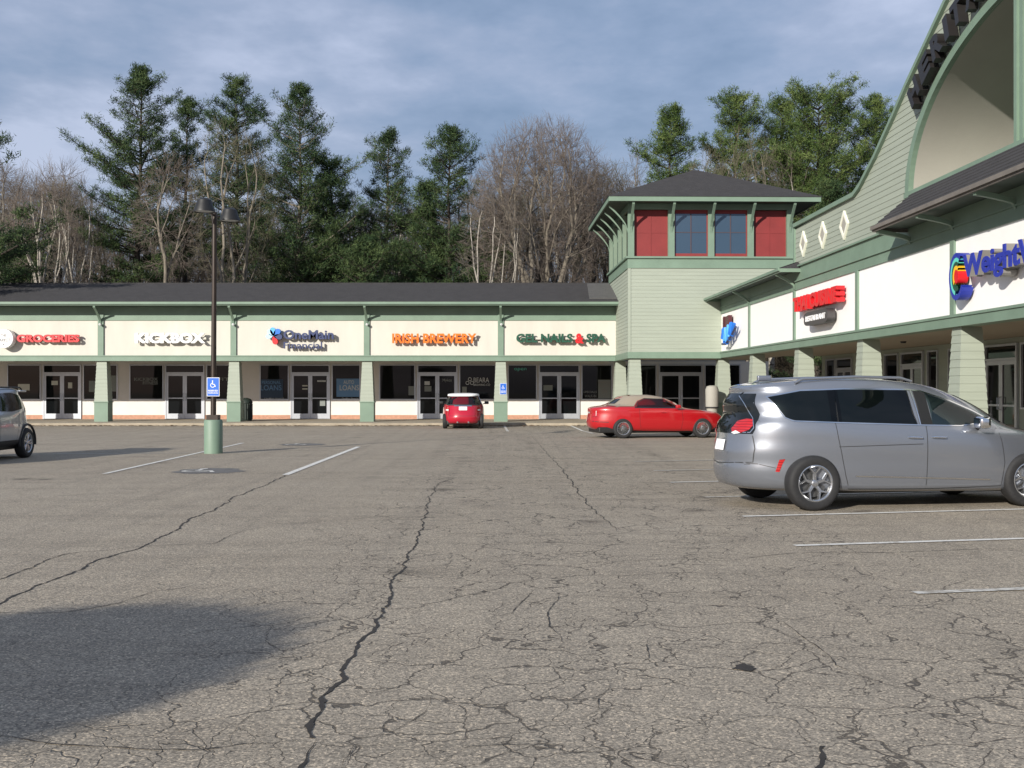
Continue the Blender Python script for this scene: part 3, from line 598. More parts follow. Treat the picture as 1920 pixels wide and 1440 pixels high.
r = sign('groceries_sign', 'red GROCERIES channel letters with a round white badge', px_(90)); letters(r, 'signred', 'GROCERIES', 30, 147, 627, 641.5, bold=.045); raceway(r, 28, 145, 635)
mb = MB(tuple(r.location)); cx, cz, rad = px_(8), pz_(635), .43; mb.lathe([(0, SP-.44), (rad-.02, SP-.44), (rad, SP-.42), (rad, SP-.12), (0, SP-.12)], 32, cx, cz, 'y'); b = mb.build('round_badge', M['signwhite'], r)
for s, zz_, w, h in (('THE', cz+.08, .24, .13), ('MARKET', cz-.14, .6, .15)): tobj(b, 'lettering', 'return', s, cx-w/2, zz_, w, h, SP-.452, SP-.44, off=tuple(r.location), bold=0)
mb = MB(tuple(r.location)); mb.prism([(cx-.05, cz-.30), (cx+.05, cz-.30), (cx, cz-.22)], 'y', SP-.452, SP-.44); mb.build('emblem', M['return'], b)
r = sign('kickbox_sign', 'bold white KICKBOX channel letters', px_(318)); letters(r, 'signwhite', 'KICKBOX', 252, 384, 624, 643.5, bold=.05, dep=.13); raceway(r, 252, 384, 634)
r = sign('loan_office_sign', 'two lines of navy letters beside a petal emblem in blues and red', px_(570))
letters(r, 'navy', 'OneMain', 531, 625, 618.5, 636, bold=.025, dep=.13); letters(r, 'navy', 'Financial', 531, 603, 641, 653.5, bold=.005, dep=.12, name='small_letters'); raceway(r, 531, 625, 630)
ex, ez = px_(513), pz_(630)
for a, m, rr_ in ((135, 'paleblue', .17), (100, 'skyblue', .19), (48, 'midblue', .20), (-8, 'navy', .19), (-75, 'signred', .19), (185, 'paleblue', .15)):
    mb = MB(tuple(r.location)); c_, s_ = math.cos(R(a)), math.sin(R(a)); pts = []
    for k in range(18):
        t = 2*math.pi*k/18; u, w_ = .20+rr_*math.cos(t), rr_*.62*math.sin(t)*(1+.25*math.cos(t)); pts.append((ex+(u*c_-w_*s_)*1.0, ez+(u*s_+w_*c_)))
    mb.prism(pts, 'y', SP-.38, SP-.16); mb.build('emblem_petal', M[m], r)
r = sign('brewery_sign', 'orange IRISH BREWERY channel letters', px_(814)); letters(r, 'signorange', 'IRISH BREWERY', 735, 893, 625, 643.5, bold=.03, dep=.13); raceway(r, 735, 893, 634)
r = sign('nail_salon_sign', 'dark green GEL NAILS & SPA letters with a red ampersand', px_(1052)); letters(r, 'signgreen', 'GEL NAILS', 968, 1074, 625.5, 642, bold=.04, dep=.13)
letters(r, 'signred', '&', 1079, 1095, 625, 644, bold=.05, dep=.13, name='ampersand'); letters(r, 'signgreen', 'SPA', 1100, 1136, 625.5, 642, bold=.04, dep=.13); raceway(r, 968, 1136, 634)
# ---- signs on the wing: built in the wing's own frame
def wsign(name, label, a, z, g='signs over the shop doors'):
    t = thing(name, label, 'shop sign', tuple(WP(a, 0, z)), WR, g); return t, (a, 0, z)
r, o_ = wsign('emblem_sign', 'small maroon and blue vertical emblem sign beside the tower', 1.9, 3.9)
for a, w in ((1.25, .16), (1.75, .55)): mb = MB(o_); mb.prism([(a, 3.95), (a+w, 3.92), (a+w, 4.50), (a, 4.46)], 'y', -.20, -.05); mb.build('maroon_bar', M['maroon'], r)
zig = [(1.35, 3.62), (1.55, 3.98), (1.75, 3.45), (2.0, 3.92), (2.15, 3.42), (2.45, 4.0), (2.6, 3.55), (2.9, 4.12), (3.1, 3.7), (3.35, 4.1)]
mb = MB(o_); mb.tube([(a, -.22, z) for a, z in zig], .085, 8); mb.build('blue_script', M['midblue'], r)
mb = MB(o_); mb.tube([(a+.1, -.27, z+.07) for a, z in zig[2:7]], .05, 8); mb.build('light_script', M['skyblue'], r)
mb = MB(o_); mb.tube([(1.3, -.22, 3.40), (2.0, -.24, 3.38), (2.9, -.24, 3.62), (3.7, -.22, 3.95)], .05, 8); mb.build('dark_swash', M['navy'], r)
r, o_ = wsign('restaurant_sign', 'solid red capital letters above a dark rounded RESTAURANT box', 13.9, 4.1)
tobj(r, 'letters', 'signred', 'THAI CUISINE', 11.75, 3.95, 4.3, .44, -.28, -.05, off=o_, bold=.05)
mb = MB(o_); mb.box(11.75, 15.95, -.14, -.04, 3.98, 4.34); mb.build('backing', M['signred'], r)
mb = MB(o_); pts = []
for cx, cz, a0 in ((14.9, 3.72, 0), (13.3, 3.72, 90), (13.3, 3.58, 180), (14.9, 3.58, 270)):
    for k in range(7): a = R(a0+15*k); pts.append((cx+.34*math.cos(a), cz+.13*math.sin(a)))
mb.prism(pts, 'y', -.28, -.05); b = mb.build('lower_box', M['charcoal'], r); tobj(b, 'lettering', 'signwhite', 'RESTAURANT', 13.15, 3.57, 1.9, .16, -.295, -.28, off=o_, bold=.02)
r, o_ = wsign('diet_club_sign', 'large blue letters beginning with a rainbow-striped round mark', 26.5, 3.9)
tobj(r, 'letters', 'wwblue', 'WeightWatchers', 24.05, 3.66, 5.4, .58, -.30, -.28, off=o_, bold=.03); tobj(r, 'letter_returns', 'return', 'WeightWatchers', 24.05, 3.66, 5.4, .58, -.278, -.02, off=o_, bold=.03)
def wring(r0, r1, a0, a1, m, y0, y1, sq=.72):
    y0 = y0*.62
    mb = MB(o_); K = 24; A0 = [(23.66+rr*math.cos(R(a))*sq, 3.86+rr*math.sin(R(a))) for a in [a0+(a1-a0)*k/K for k in range(K+1)] for rr in (r0, r1)]
    n = K+1; v = [(p, y0, q) for p, q in A0]+[(p, y1, q) for p, q in A0]; f = [(2*i, 2*i+1, 2*i+3, 2*i+2) for i in range(K)]+[(2*i+1, 2*n+2*i+1, 2*n+2*i+3, 2*i+3) for i in range(K)]+[(2*i, 2*i+2, 2*n+2*i+2, 2*n+2*i) for i in range(K)]
    mb.add(v, f); mb.build('mark_stripe', M[m], r)
wring(.38, .48, 55, 330, 'wwblue', -.42, -.03); wring(.30, .38, 60, 260, 'teal', -.422, -.05); wring(.22, .30, 60, 300, 'signgreen', -.42, -.05); wring(.14, .22, 50, 230, 'yellow', -.424, -.05); wring(.0, .14, 0, 360, 'signred', -.42, -.05)
# black letters following the arch
r = thing('arch_lettering', 'large black letters following the arch on the gable', 'building sign', tuple(WP(AC, -.1, 8.5)), WR)
wd_ = {'I': .30, ' ': .45, 'M': .75, 'A': .66, 'G': .70, 'L': .52}; S = 'HERITAGE MALL'; 
RA, RB = AA+.30, AB+.27
def arc_pt(t): return AC-RA*math.cos(t), AZ+RB*math.sin(t)
ts = np.linspace(.0, math.pi, 800); P_ = np.array([arc_pt(t) for t in ts]); Ls = np.concatenate([[0], np.cumsum(np.linalg.norm(np.diff(P_, axis=0), axis=1))])
wd_ = {'I': .22, ' ': .35, 'M': .62}; lens = [wd_.get(c, .55) for c in S]; i0 = int(np.argmax(P_[:, 1] > 8.0)); start = Ls[i0]-.25; gap = .13; s0 = start
for c, w in zip(S, lens):
    if c != ' ':
        mid = s0+w/2; i = int(np.searchsorted(Ls, mid)); p = P_[i]; tg = (P_[min(i+5, 799)]-P_[i-5]); tg = tg/np.linalg.norm(tg); nr = np.array([-tg[1], tg[0]])
        def fn(x, y, z): q = p+tg*x+nr*z; return (q[0], y, q[1])
        mb = MB((AC, -.1, 8.5)); text(mb, c, -w/2, .0, w, .54, -.20, -.0, bold=.05, fn=fn); mb.build('letter', M['letterblack'], r)
    s0 += w+gap
# ---- window lettering and posters (children of their windows)
YG = YW-.012
def xq(px): return (px-960)/F*YW
def zq(py): return H+(730-py)*YW/F
def poster(px0, px1, py0, py1, m, name='poster', txt=(), tm='lightgrey', y=YG):
    w = fr_at(px0 if px0 > 0 else 20); best = [f for (x, f) in FR.items() if x <= xq(px0)+.05]; w = FR[max(x for x in FR if x <= xq(px0)+.06)]
    mb = MB(OB); mb.box(xq(px0), xq(px1), y-.01, y, zq(py1), zq(py0)); p = mb.build(name, M[m], w)
    for s, a, b, c, d in txt: tobj(p, 'lettering', tm, s, xq(a), zq(d), xq(b)-xq(a), zq(c)-zq(d), y-.014, y-.0105, off=OB, bold=.01)
def wtext(s, a, b, c, d, m='lightgrey', bold=.01, y=YG, name='lettering'):
    w = FR[max(x for x in FR if x <= xq(a)+.06)]; tobj(w, name, m, s, xq(a), zq(d), xq(b)-xq(a), zq(c)-zq(d), y-.006, y, off=OB, bold=bold)
YD = YW-.026
poster(484.5+3, 531, 711, 746, 'posterdark', txt=(('PERSONAL', 491, 527, 714, 720), ('LOANS', 489, 528, 722, 732)), tm='poster')
poster(631, 675, 710, 744, 'poster', txt=(('AUTO', 644, 664, 713, 720), ('LOANS', 637, 673, 722, 732)))
wtext('OneMain Financial', 496, 532, 745.5, 748.5); wtext('OneMain Financial', 641, 672, 745.5, 748.5)
wtext('BEARA', 888, 917, 708, 717, bold=.0); wtext('BREWING CO', 888, 919, 719.5, 723.5, bold=0)
for cx, cy, rr_ in ((881, 711, 3.6), (876.5, 718, 3.6), (885, 718, 3.6)):
    mb = MB(OB); K = 20; v = []
    for k in range(K+1):
        a = 2*math.pi*k/K; v += [(xq(cx)+q*math.cos(a), YG-.004, zq(cy)+q*math.sin(a)) for q in (rr_*.0262, rr_*.0262-.028)]
    mb.add(v, [(2*i, 2*i+1, 2*i+3, 2*i+2) for i in range(K)]); mb.build('spiral_emblem', M['lightgrey'], FR[max(x for x in FR if x <= xq(876))])
poster(866.5, 875, 725, 737, 'faint'); poster(766, 777, 724, 741, 'faint')
wtext('Mykos', 830, 847, 710, 717, y=YD, m='faint'); 
def dpost(px0, px1, py0, py1, m='paper'): poster(px0, px1, py0, py1, m, y=YD)
dpost(97, 109, 714, 722); dpost(128, 136, 717, 728); dpost(796, 806, 715, 722, 'lightgrey'); dpost(796, 809, 724, 734, 'faint'); dpost(567, 577, 722, 724.5); dpost(567, 577, 728, 730.5); dpost(600, 610, 750, 761, 'faint'); dpost(595, 611, 713, 716, 'lightgrey')
dpost(1019, 1036, 722, 732, 'faint')
poster(34, 56, 720, 732, 'paper'); poster(167, 184, 714, 735, 'faint'); poster(208.5, 218, 704, 734, 'faint')
wtext('KICKBOX', 252, 296, 708, 714, m='faint'); wtext('FITNESS', 268, 296, 715, 721, m='faint'); wtext('FIT', 409, 430, 708, 714, m='faint')
poster(1121.5, 1145, 712, 747, 'faint', txt=(('MANICURE', 1123, 1143, 715, 719), ('PEDICURE', 1123, 1143, 722, 726), ('SPA', 1128, 1139, 730, 738)), tm='return'); wtext('SPECIALS', 1094, 1119, 733, 737, m='faint'); wtext('WALK-IN', 1096, 1118, 740, 745, m='faint')
wtext('open', 964, 987, 690, 696, m='teal', bold=0)
# ---- small things on the pavement
def ada(name, label, cx, cy, zc, w, h, back=.02):
    r = thing(name, label, 'parking sign', (cx, cy, zc-h/2)); z0 = -h/2
    mb = MB(); mb.box(-w/2, w/2, 0, .006, 0, h); p = mb.build('plate', M['signwhite'], r)
    mb = MB(); e = .012; mb.box(-w/2+e, w/2-e, -.003, 0, e, h-e); mb.build('blue_face', M['ada'], r)
    mb = MB(); s = w*.52; X, Zc, yy0, yy1 = -.01, h*.64, -.007, -.0035
    K = 16; v = []
    for k in range(K+1):
        a = R(110+235*k/K); v += [(X+s*q*math.cos(a), yy0, Zc-.12*s*1.2+s*q*math.sin(a)) for q in (.36, .27)]
    mb.add(v, [(2*i, 2*i+1, 2*i+3, 2*i+2) for i in range(K)])
    mb.lathe([(0, yy0), (s*.09, yy0), (s*.09, yy1)], 10, X-.02*s, Zc+.50*s, 'y')
    for a, b, c, d in ((-.08, .05, -.02, .40), (-.05, .30, -.06, .05)): mb.box(X+a*s, X+b*s, yy0, yy1, Zc+c*s, Zc+d*s)
    mb.prism([(X+.22*s, Zc-.02*s), (X+.32*s, Zc+.02*s), (X+.48*s, Zc-.36*s), (X+.38*s, Zc-.40*s)], 'y', yy0, yy1); mb.build('wheelchair_symbol', M['signwhite'], r)
    for t, zz_, hh in (('RESERVED', .25, .09), ('PARKING', .14, .07)): tobj(r, 'lettering', 'signwhite', t, -w*.38, h*zz_, w*.76, h*hh, -.007, -.0035, bold=.02)
    return r
# lamp post
lx, ly = G(396, 851); ly += .2
lp = thing('lamp_post', 'dark bronze parking-lot lamp post on a round green concrete base', 'lamp post', (lx, ly, 0))
mb = MB(); mb.lathe([(0, 0), (.225, 0), (.225, .80), (.205, .83), (0, .83)], 32); mb.build('base', M['green'], lp, smooth=True)
mb = MB(); mb.box(-.14, .14, -.14, .14, .83, .95); mb.build('base_cover', M['bronze'], lp)
mb = MB(); mb.tube([(0, 0, .95), (.03, 0, 5.95)], [.068, .055], 12); mb.build('pole', M['bronze'], lp, smooth=True)
for sy, z in ((-.60, 6.00), (.75, 5.98)):
    mb = MB(); mb.tube([(.03, 0, 5.86), (.03-.05*(sy < 0), sy*.55, z-.08)], .03, 6); mb.build('arm', M['bronze'], lp)
    x_ = -.0 if sy < 0 else .10; x_ = (-.055 if sy < 0 else .22)
    mb = MB(); mb.lathe([(0, z+.20), (.10, z+.19), (.17, z+.14), (.20, z+.03), (.245, z-.08), (.255, z-.14), (.24, z-.14), (.16, z-.04)], 28, x_, sy); hd = mb.build('lamp_head', M['black'], lp, smooth=True)
    mb = MB(); mb.lathe([(0, z-.11), (.225, z-.12), (.23, z-.09)], 24, x_, sy); mb.build('lens', M['lightgrey'], hd)
ada('accessible_parking_sign', 'blue wheelchair parking sign mounted on the lamp post', lx+.02, ly-.10, 1.64, .31, .46)
ada('accessible_parking_sign', 'blue wheelchair parking sign on the pillar right of the red hatchback', (943.5-960)/F*50.4, YF-.012, 1.60, .30, .50)
r = thing('trash_bin', 'dark green round trash bin behind the second visible pillar', 'trash bin', ((461-960)/F*52.4, 52.4, .12))
mb = MB(); mb.lathe([(0, 0), (.26, 0), (.29, .05), (.29, .80), (.31, .82), (.31, .88), (.24, 1.0), (.10, 1.06), (0, 1.06)], 24); mb.build('body', M['trashgreen'], r, smooth=True)
mb = MB()
for k in range(18): a = 2*math.pi*k/18; mb.box(.292*math.cos(a)-.02, .292*math.cos(a)+.02, .292*math.sin(a)-.02, .292*math.sin(a)+.02, .06, .79)
mb.build('slats', M['trashgreen'], r)
r = thing('cream_bin', 'cream rounded bin standing beside the corner pillar', 'bin', ((1335-960)/F*45.7, 45.7, .12))
mb = MB(); mb.lathe([(0, 0), (.20, 0), (.22, .4), (.22, .7), (.26, .74), (.27, 1.45), (.22, 1.58), (.1, 1.62), (0, 1.62)], 20); mb.build('body', M['beige'], r, smooth=True); mb = MB(); mb.lathe([(.275, .70), (.29, .72), (.275, .75)], 20); mb.build('rim', M['plastic'], r)
# leaf litter along the kerb
mb = MB(); rr = random.Random(8)
for k in range(2600):
    x = rr.uniform(-26, 4.5); y = KY-.02-abs(rr.gauss(0, .22))-(.02); y = y if rr.random() < .75 else y-rr.random()*1.2; a = rr.uniform(0, 6.3); s = rr.uniform(.02, .06); z = .006+rr.random()*.03
    mb.add([(x+s*math.cos(a+q), y+s*math.sin(a+q), z+rr.uniform(0, .02)) for q in (0, 1.6, 3.1, 4.7)], [(0, 1, 2, 3)])
mat('leaf', (.17, .10, .05), .9, var=.4, scale=3); tag(mb.build('leaf_litter', M['leaf']), 'brown dry leaves scattered along the kerb', 'leaf litter', kind='stuff')

# ------------------------------------------------------------------ vehicles
def ring_pts(k, ns=26, ne=12):
    xr, zr, xf, zf, w, arch, nr, nf = k; cx, hx = (xr+xf)/2, max(.001, (xf-xr)/2); pts = []
    def sup(u, n): return max(0.0, 1-abs(u)**n)**(1/n)
    q_f, q_r = 2**(-1/nf), 2**(-1/nr)
    side = [(-q_r+(q_f+q_r)*i/ns) for i in range(ns+1)]            # ex from rear corner to front corner
    fr_ = [(-q_f+2*q_f*i/ne) for i in range(1, ne)]; re_ = [(-q_r+2*q_r*i/ne) for i in range(1, ne)]
    P = [(e, -sup(e, nf if e > 0 else nr)) for e in side]+[(sup(y, nf), y) for y in fr_]+[(e, sup(e, nf if e > 0 else nr)) for e in side[::-1]]+[(-sup(y, nr), y) for y in re_[::-1]]
    for ex, ey in P:
        s = (ex+1)/2; pts.append((cx+hx*ex, w*ey, zr+(zf-zr)*s+arch*4*s*(1-s)))
    return pts
def catmull(keys, m):
    K = np.array(keys, float); out_ = []
    for i in range(len(K)-1):
        p0, p1, p2, p3 = K[max(i-1, 0)], K[i], K[i+1], K[min(i+2, len(K)-1)]
        for j in range(m):
            t = j/m; out_.append(.5*((2*p1)+(-p0+p2)*t+(2*p0-5*p1+4*p2-p3)*t*t+(-p0+3*p1-3*p2+p3)*t**3))
    out_.append(K[-1]); return [tuple(r) for r in out_]
def body_mesh(keys, m=3):
    mb = MB(); rings = [ring_pts(k) for k in catmull(keys, m)]; n = len(rings[0]); v = [p for r in rings for p in r]; f = []
    for i in range(len(rings)-1):
        for k in range(n): f.append((i*n+k, i*n+(k+1) % n, (i+1)*n+(k+1) % n, (i+1)*n+k))
    c0 = tuple(np.mean(rings[0], axis=0)); c1 = tuple(np.mean(rings[-1], axis=0)); v += [c0, c1]; a, b = len(v)-2, len(v)-1
    for k in range(n): f.append(((k+1) % n, k, a)); f.append(((len(rings)-1)*n+k, (len(rings)-1)*n+(k+1) % n, b))
    mb.add(v, f); return mb
def cutbody(obj, cutters):
    for c, m_ in cutters:
        me = obj.data
        if m_.name not in [x.name for x in me.materials]: me.materials.append(m_)
        co = c.build('cutter', m_); md = obj.modifiers.new('b', 'BOOLEAN'); md.object = co; md.operation = 'DIFFERENCE'; md.solver = 'EXACT'; md.use_self = True
        try: md.material_mode = 'TRANSFER'
        except Exception: pass
        dg = bpy.context.evaluated_depsgraph_get(); dg.update(); new = bpy.data.meshes.new_from_object(obj.evaluated_get(dg)); obj.modifiers.clear(); old = obj.data; obj.data = new
        bpy.data.objects.remove(co)
    obj.data.polygons.foreach_set('use_smooth', [True]*len(obj.data.polygons)); obj.data.set_sharp_from_angle(angle=R(35)); return obj
class Car:
    def __init__(s, keys, m=3):
        s.mb = body_mesh(keys, m); s.bvh = BVHTree.FromPolygons([Vector(p) for p in s.mb.v], s.mb.f); s.root = None
    def hit(s, u, z, ang):
        a = R(-ang); U = Vector((math.cos(a), math.sin(a), 0)); D = Vector((-math.sin(a), math.cos(a), 0)); o = U*u-D*8+Vector((0, 0, z))
        h = s.bvh.ray_cast(o, D); 
        if h[0] is None:
            n = s.bvh.find_nearest(o+D*7.2); return n[0], -D
        return h[0], (h[1] if h[1].dot(D) < 0 else -h[1])
    def patch(s, name, m, poly, ang=0, off=.005, parent=None, mirror=True, nx=14, nz=7, thick=0):
        xs = [p[0] for p in poly]; x0, x1 = min(xs), max(xs); cols = sorted(set([x0+(x1-x0)*(i/nx) for i in range(nx+1)]+xs)); E_ = []
        for x in cols:
            xx = min(max(x, x0+1e-4), x1-1e-4); zs = []
            for (a, b), (c, d) in zip(poly, poly[1:]+poly[:1]):
                if (a-xx)*(c-xx) <= 0 and abs(a-c) > 1e-9: zs.append(b+(d-b)*(xx-a)/(c-a))
            E_.append((xx, min(zs), max(zs)))
        v = []; n = nz+1
        for x, lo, hi in E_:
            for j in range(n):
                p, nr = s.hit(x, lo+(hi-lo)*j/nz, ang); v.append(p+nr*off)
        f = [(i*n+j, i*n+n+j, i*n+n+j+1, i*n+j+1) for i in range(len(E_)-1) for j in range(nz)]
        obs = []
        for sg in ((1, -1) if mirror else (1,)):
            mb = MB(); mb.add([(p[0], p[1]*sg, p[2]) for p in v], f); obs.append(mb.build(name, M[m], parent or s.root, smooth=True))
        return obs
    def seam(s, pts, m='plastic', w=.008, ang=0, off=.0025, mirror=True, name='panel_gap', parent=None, raise_=0):
        P = []
        for (a, b), (c, d) in zip(pts[:-1], pts[1:]):
            k = max(1, int(math.hypot(c-a, d-b)/.06)); P += [(a+(c-a)*i/k, b+(d-b)*i/k) for i in range(k)]
        P.append(pts[-1]); v = []
        for i, p in enumerate(P):
            a, b = P[max(i-1, 0)], P[min(i+1, len(P)-1)]; tx, tz = b[0]-a[0], b[1]-a[1]; l = math.hypot(tx, tz) or 1; nx, nz = -tz/l*w/2, tx/l*w/2
            for sg in (1, -1):
                q, nr = s.hit(p[0]+nx*sg, p[1]+nz*sg, ang); v.append(q+nr*(off+raise_))
        f = [(2*i, 2*i+1, 2*i+3, 2*i+2) for i in range(len(P)-1)]
        for sg in ((1, -1) if mirror else (1,)):
            mb = MB(); mb.add([(p[0], p[1]*sg, p[2]) for p in v], f); mb.build(name, M[m], parent or s.root, smooth=True)
def cyl_cut(x, z, r, y0, y1, n=40):
    mb = MB(); mb.lathe([(0, y0), (r, y0), (r, y1), (0, y1)], n, x, z, 'y'); return mb
def wheel(parent, x, y, r, w, style, side, rimr=.66):
    s = side                                             # side -1: outer face towards -y
    t = MB(); rt = r*rimr; yo, yi = -w/2, w/2
    t.lathe([(rt-.01, yo+.03), (rt, yo+.012), (rt+.02, yo+.004), (r-.05, yo), (r-.02, yo+.012), (r-.003, yo+.04), (r, yo+.06), (r, yi-.06), (r-.02, yi-.012), (rt, yi), (rt-.02, yi-.03)], 44, 0, 0, 'y')
    to = t.build('wheel', M['rubber'], parent, smooth=True)
    m = MB(); m.lathe([(rt+.003, yo+.010), (rt-.008, yo+.008), (rt-.022, yo+.022), (rt-.030, yo+.06), (rt-.034, yi-.04)], 44, 0, 0, 'y')
    def spoke(a, w0, w1, r0, r1, da=0):
        ca, sa = math.cos(a), math.sin(a); cb, sb = math.cos(a+da), math.sin(a+da); v = []
        for rr, ww, c, d, yy in ((r0, w0, ca, sa, yo+.028), (r1, w1, cb, sb, yo+.022)):
            for sgn, dy in ((-1, .012), (-.6, 0), (.6, 0), (1, .012), (1, .04), (-1, .04)): v.append((rr*c-sgn*ww*d, yy+dy, rr*d+sgn*ww*c))
        m.add(v, [(i, (i+1) % 6, 6+(i+1) % 6, 6+i) for i in range(6)])
    if style == 'y5':
        for k in range(5):
            a = 2*math.pi*k/5+.31
            spoke(a, .026, .020, .04, rt*.58); spoke(a-.0, .020, .013, rt*.52, rt-.015, .36); spoke(a, .020, .013, rt*.52, rt-.015, -.36)
    elif style == 'many':
        for k in range(18): spoke(2*math.pi*k/18, .010, .014, .04, rt-.012)
    else:
        for k in range(5):
            a = 2*math.pi*k/5+.1; spoke(a+.12, .020, .026, .04, rt-.015, .1); spoke(a-.12, .020, .026, .04, rt-.015, -.1)
    m.lathe([(0, yo+.014), (.035, yo+.016), (.05, yo+.03), (.06, yo+.05), (.06, yo+.09)], 20, 0, 0, 'y'); m.build('rim', M['alloy'], to, smooth=False)
    d = MB(); d.lathe([(0, yo+.10), (rt*.78, yo+.10), (rt*.80, yo+.12)], 30, 0, 0, 'y'); d.build('brake_disc', M['dkalu'], to)
    to.location = (x, y, r); to.rotation_euler = (0, 0, 0 if side < 0 else math.pi); return to
def wheels(root, xs, y, r, w, style):
    for x in xs:
        for sd_ in (-1, 1): wheel(root, x, sd_*y, r, w, style, sd_)
def rbox(parent, name, m, x0, x1, y0, y1, z0, z1, b=.03):
    bm = bmesh.new(); bmesh.ops.create_cube(bm, size=1); bmesh.ops.scale(bm, vec=(x1-x0, y1-y0, z1-z0), verts=bm.verts); bmesh.ops.translate(bm, vec=((x0+x1)/2, (y0+y1)/2, (z0+z1)/2), verts=bm.verts)
    bmesh.ops.bevel(bm, geom=bm.edges[:], offset=b, segments=3, affect='EDGES', profile=.6); me = bpy.data.meshes.new(name); bm.to_mesh(me); bm.free(); me.materials.append(M[m]); me.polygons.foreach_set('use_smooth', [True]*len(me.polygons))
    o = bpy.data.objects.new(name, me); C.objects.link(o); o.parent = parent; return o
def seats(root, xs, ys, zb, zt, m='seat'):
    for x in xs:
        for y in ys:
            rbox(root, 'seat', m, x, x+.14, y-.24, y+.24, zb, zt-.20, .05); rbox(root, 'headrest', m, x-.02, x+.09, y-.13, y+.13, zt-.19, zt-.02, .035)
# ---- silver minivan
VO, VH = (2.665, 15.274, 0), R(10.5)
van = thing('minivan', 'silver minivan with dark windows parked across the white lines', 'minivan', VO, VH, 'parked vehicles')
VK = [(.20, .25, 5.0, .20, .86, 0, 4, 3), (.04, .30, 5.10, .26, .955, 0, 4, 3), (-.03, .48, 5.17, .46, .985, 0, 4, 3), (-.02, .62, 5.17, .62, .992, 0, 4, 3), (.05, .76, 5.13, .76, 1.0, 0, 3.6, 3),
      (.08, .90, 5.0, .88, 1.0, 0, 3.4, 3), (.10, 1.02, 4.70, .98, .99, .01, 3.2, 3.2), (.13, 1.12, 4.28, 1.07, .965, .01, 3.0, 3.4), (.20, 1.24, 4.02, 1.20, .93, .01, 2.9, 3.4), (.28, 1.40, 3.74, 1.36, .865, .02, 2.9, 3.6),
      (.36, 1.52, 3.42, 1.50, .80, .04, 3, 3.8), (.36, 1.605, 3.12, 1.60, .745, .075, 3.2, 4), (.50, 1.640, 2.95, 1.63, .66, .085, 3.2, 4), (.9, 1.668, 2.7, 1.655, .45, .075, 3, 3.5), (1.5, 1.72, 2.2, 1.72, .1, .02, 2.5, 2.5)]
VK = [(k[0]+(.20 if k[1] < .7 else .13 if k[1] < 1.3 else .04),)+k[1:6]+(min(k[6], 2.9), k[7]) for k in VK]
car = Car(VK); car.root = van
bd = car.mb.build('body', M['silver'], van, smooth=True)
WV = [(.62, 1.475), (1.01, 1.555), (1.6, 1.575), (2.50, 1.565), (2.68, 1.55), (3.10, 1.42), (3.45, 1.28), (3.72, 1.155), (3.2, 1.105), (2.58, 1.12), (1.44, 1.155), (.90, 1.175), (.80, 1.20)]
band_ = MB(); band_.prism([(x, z) for x, z in [(.70, 1.452), (1.02, 1.53), (1.6, 1.55), (2.5, 1.54), (2.66, 1.53), (3.08, 1.40), (3.42, 1.265), (3.62, 1.17), (3.2, 1.125), (2.58, 1.14), (1.44, 1.175), (.94, 1.195), (.88, 1.215)]], 'y', -1.3, 1.3)
arches = [(cyl_cut(1.11, .36, .415, -1.3, -.62), M['black']), (cyl_cut(1.11, .36, .415, .62, 1.3), M['black']), (cyl_cut(4.20, .36, .415, -1.3, -.62), M['black']), (cyl_cut(4.20, .36, .415, .62, 1.3), M['black'])]
cutbody(bd, [(band_, M['seat'])]+arches)
# black surround then the panes
car.patch('rear_quarter_pane', 'tint', WV[0:3]+[(1.44, 1.575), (1.44, 1.155)]+WV[11:], 0, .006, nx=24)
car.patch('sliding_door_pane', 'tint', [(1.455, 1.575), (1.6, 1.575), (2.50, 1.565), (2.56, 1.12), (1.455, 1.155)], 0, .006, nx=20)
car.patch('front_door_pane', 'clear', [(2.76, 1.53), (3.10, 1.42), (3.45, 1.28), (3.72, 1.155), (3.2, 1.105), (2.78, 1.112)], 0, .006, nx=20)
car.patch('door_pillar', 'black', [(2.585, 1.555), (2.68, 1.55), (2.76, 1.53), (2.78, 1.112), (2.60, 1.118)], 0, .0065, nx=6)
car.patch('mid_pillar', 'black', [(1.36, 1.57), (1.50, 1.575), (1.50, 1.152), (1.36, 1.16)], 0, .003, nx=4)
car.seam([(.60, 1.48), (1.01, 1.565), (1.6, 1.585), (2.50, 1.575), (2.70, 1.558), (3.12, 1.428), (3.47, 1.288), (3.76, 1.15)], 'chrome', .016, off=.008, name='chrome_trim')
car.seam([(.60, 1.48), (.78, 1.21), (.88, 1.165), (1.44, 1.145), (2.58, 1.108), (3.2, 1.094), (3.76, 1.15)], 'chrome', .013, off=.008, name='chrome_trim')
car.seam([(2.555, 1.56), (2.60, 1.11)], 'chrome', .014, off=.010, name='chrome_trim')
for p in ([(1.41, 1.14), (1.44, .95), (1.49, .72), (1.545, .46), (1.60, .28)], [(2.68, 1.10), (2.685, .7), (2.68, .27)], [(3.76, 1.06), (3.80, .85), (3.84, .6), (3.80, .29)], [(1.6, .275), (2.68, .265), (3.80, .285)], [(.47, 1.60), (.36, 1.46), (.30, 1.30)], [(.0, .62), (.10, .615), (.45, .60), (.66, .55)], [(1.45, .83), (2.0, .845), (2.62, .86)]):
    car.seam(p, w=.008)
car.seam([(1.68, .445), (2.3, .425), (3.0, .40), (3.62, .375)], 'chrome', .018, off=.008, name='door_molding')
car.patch('side_reflector', 'tail', [(.655, .505), (.70, .66), (.77, .67), (.735, .60), (.70, .50)], 0, .006)
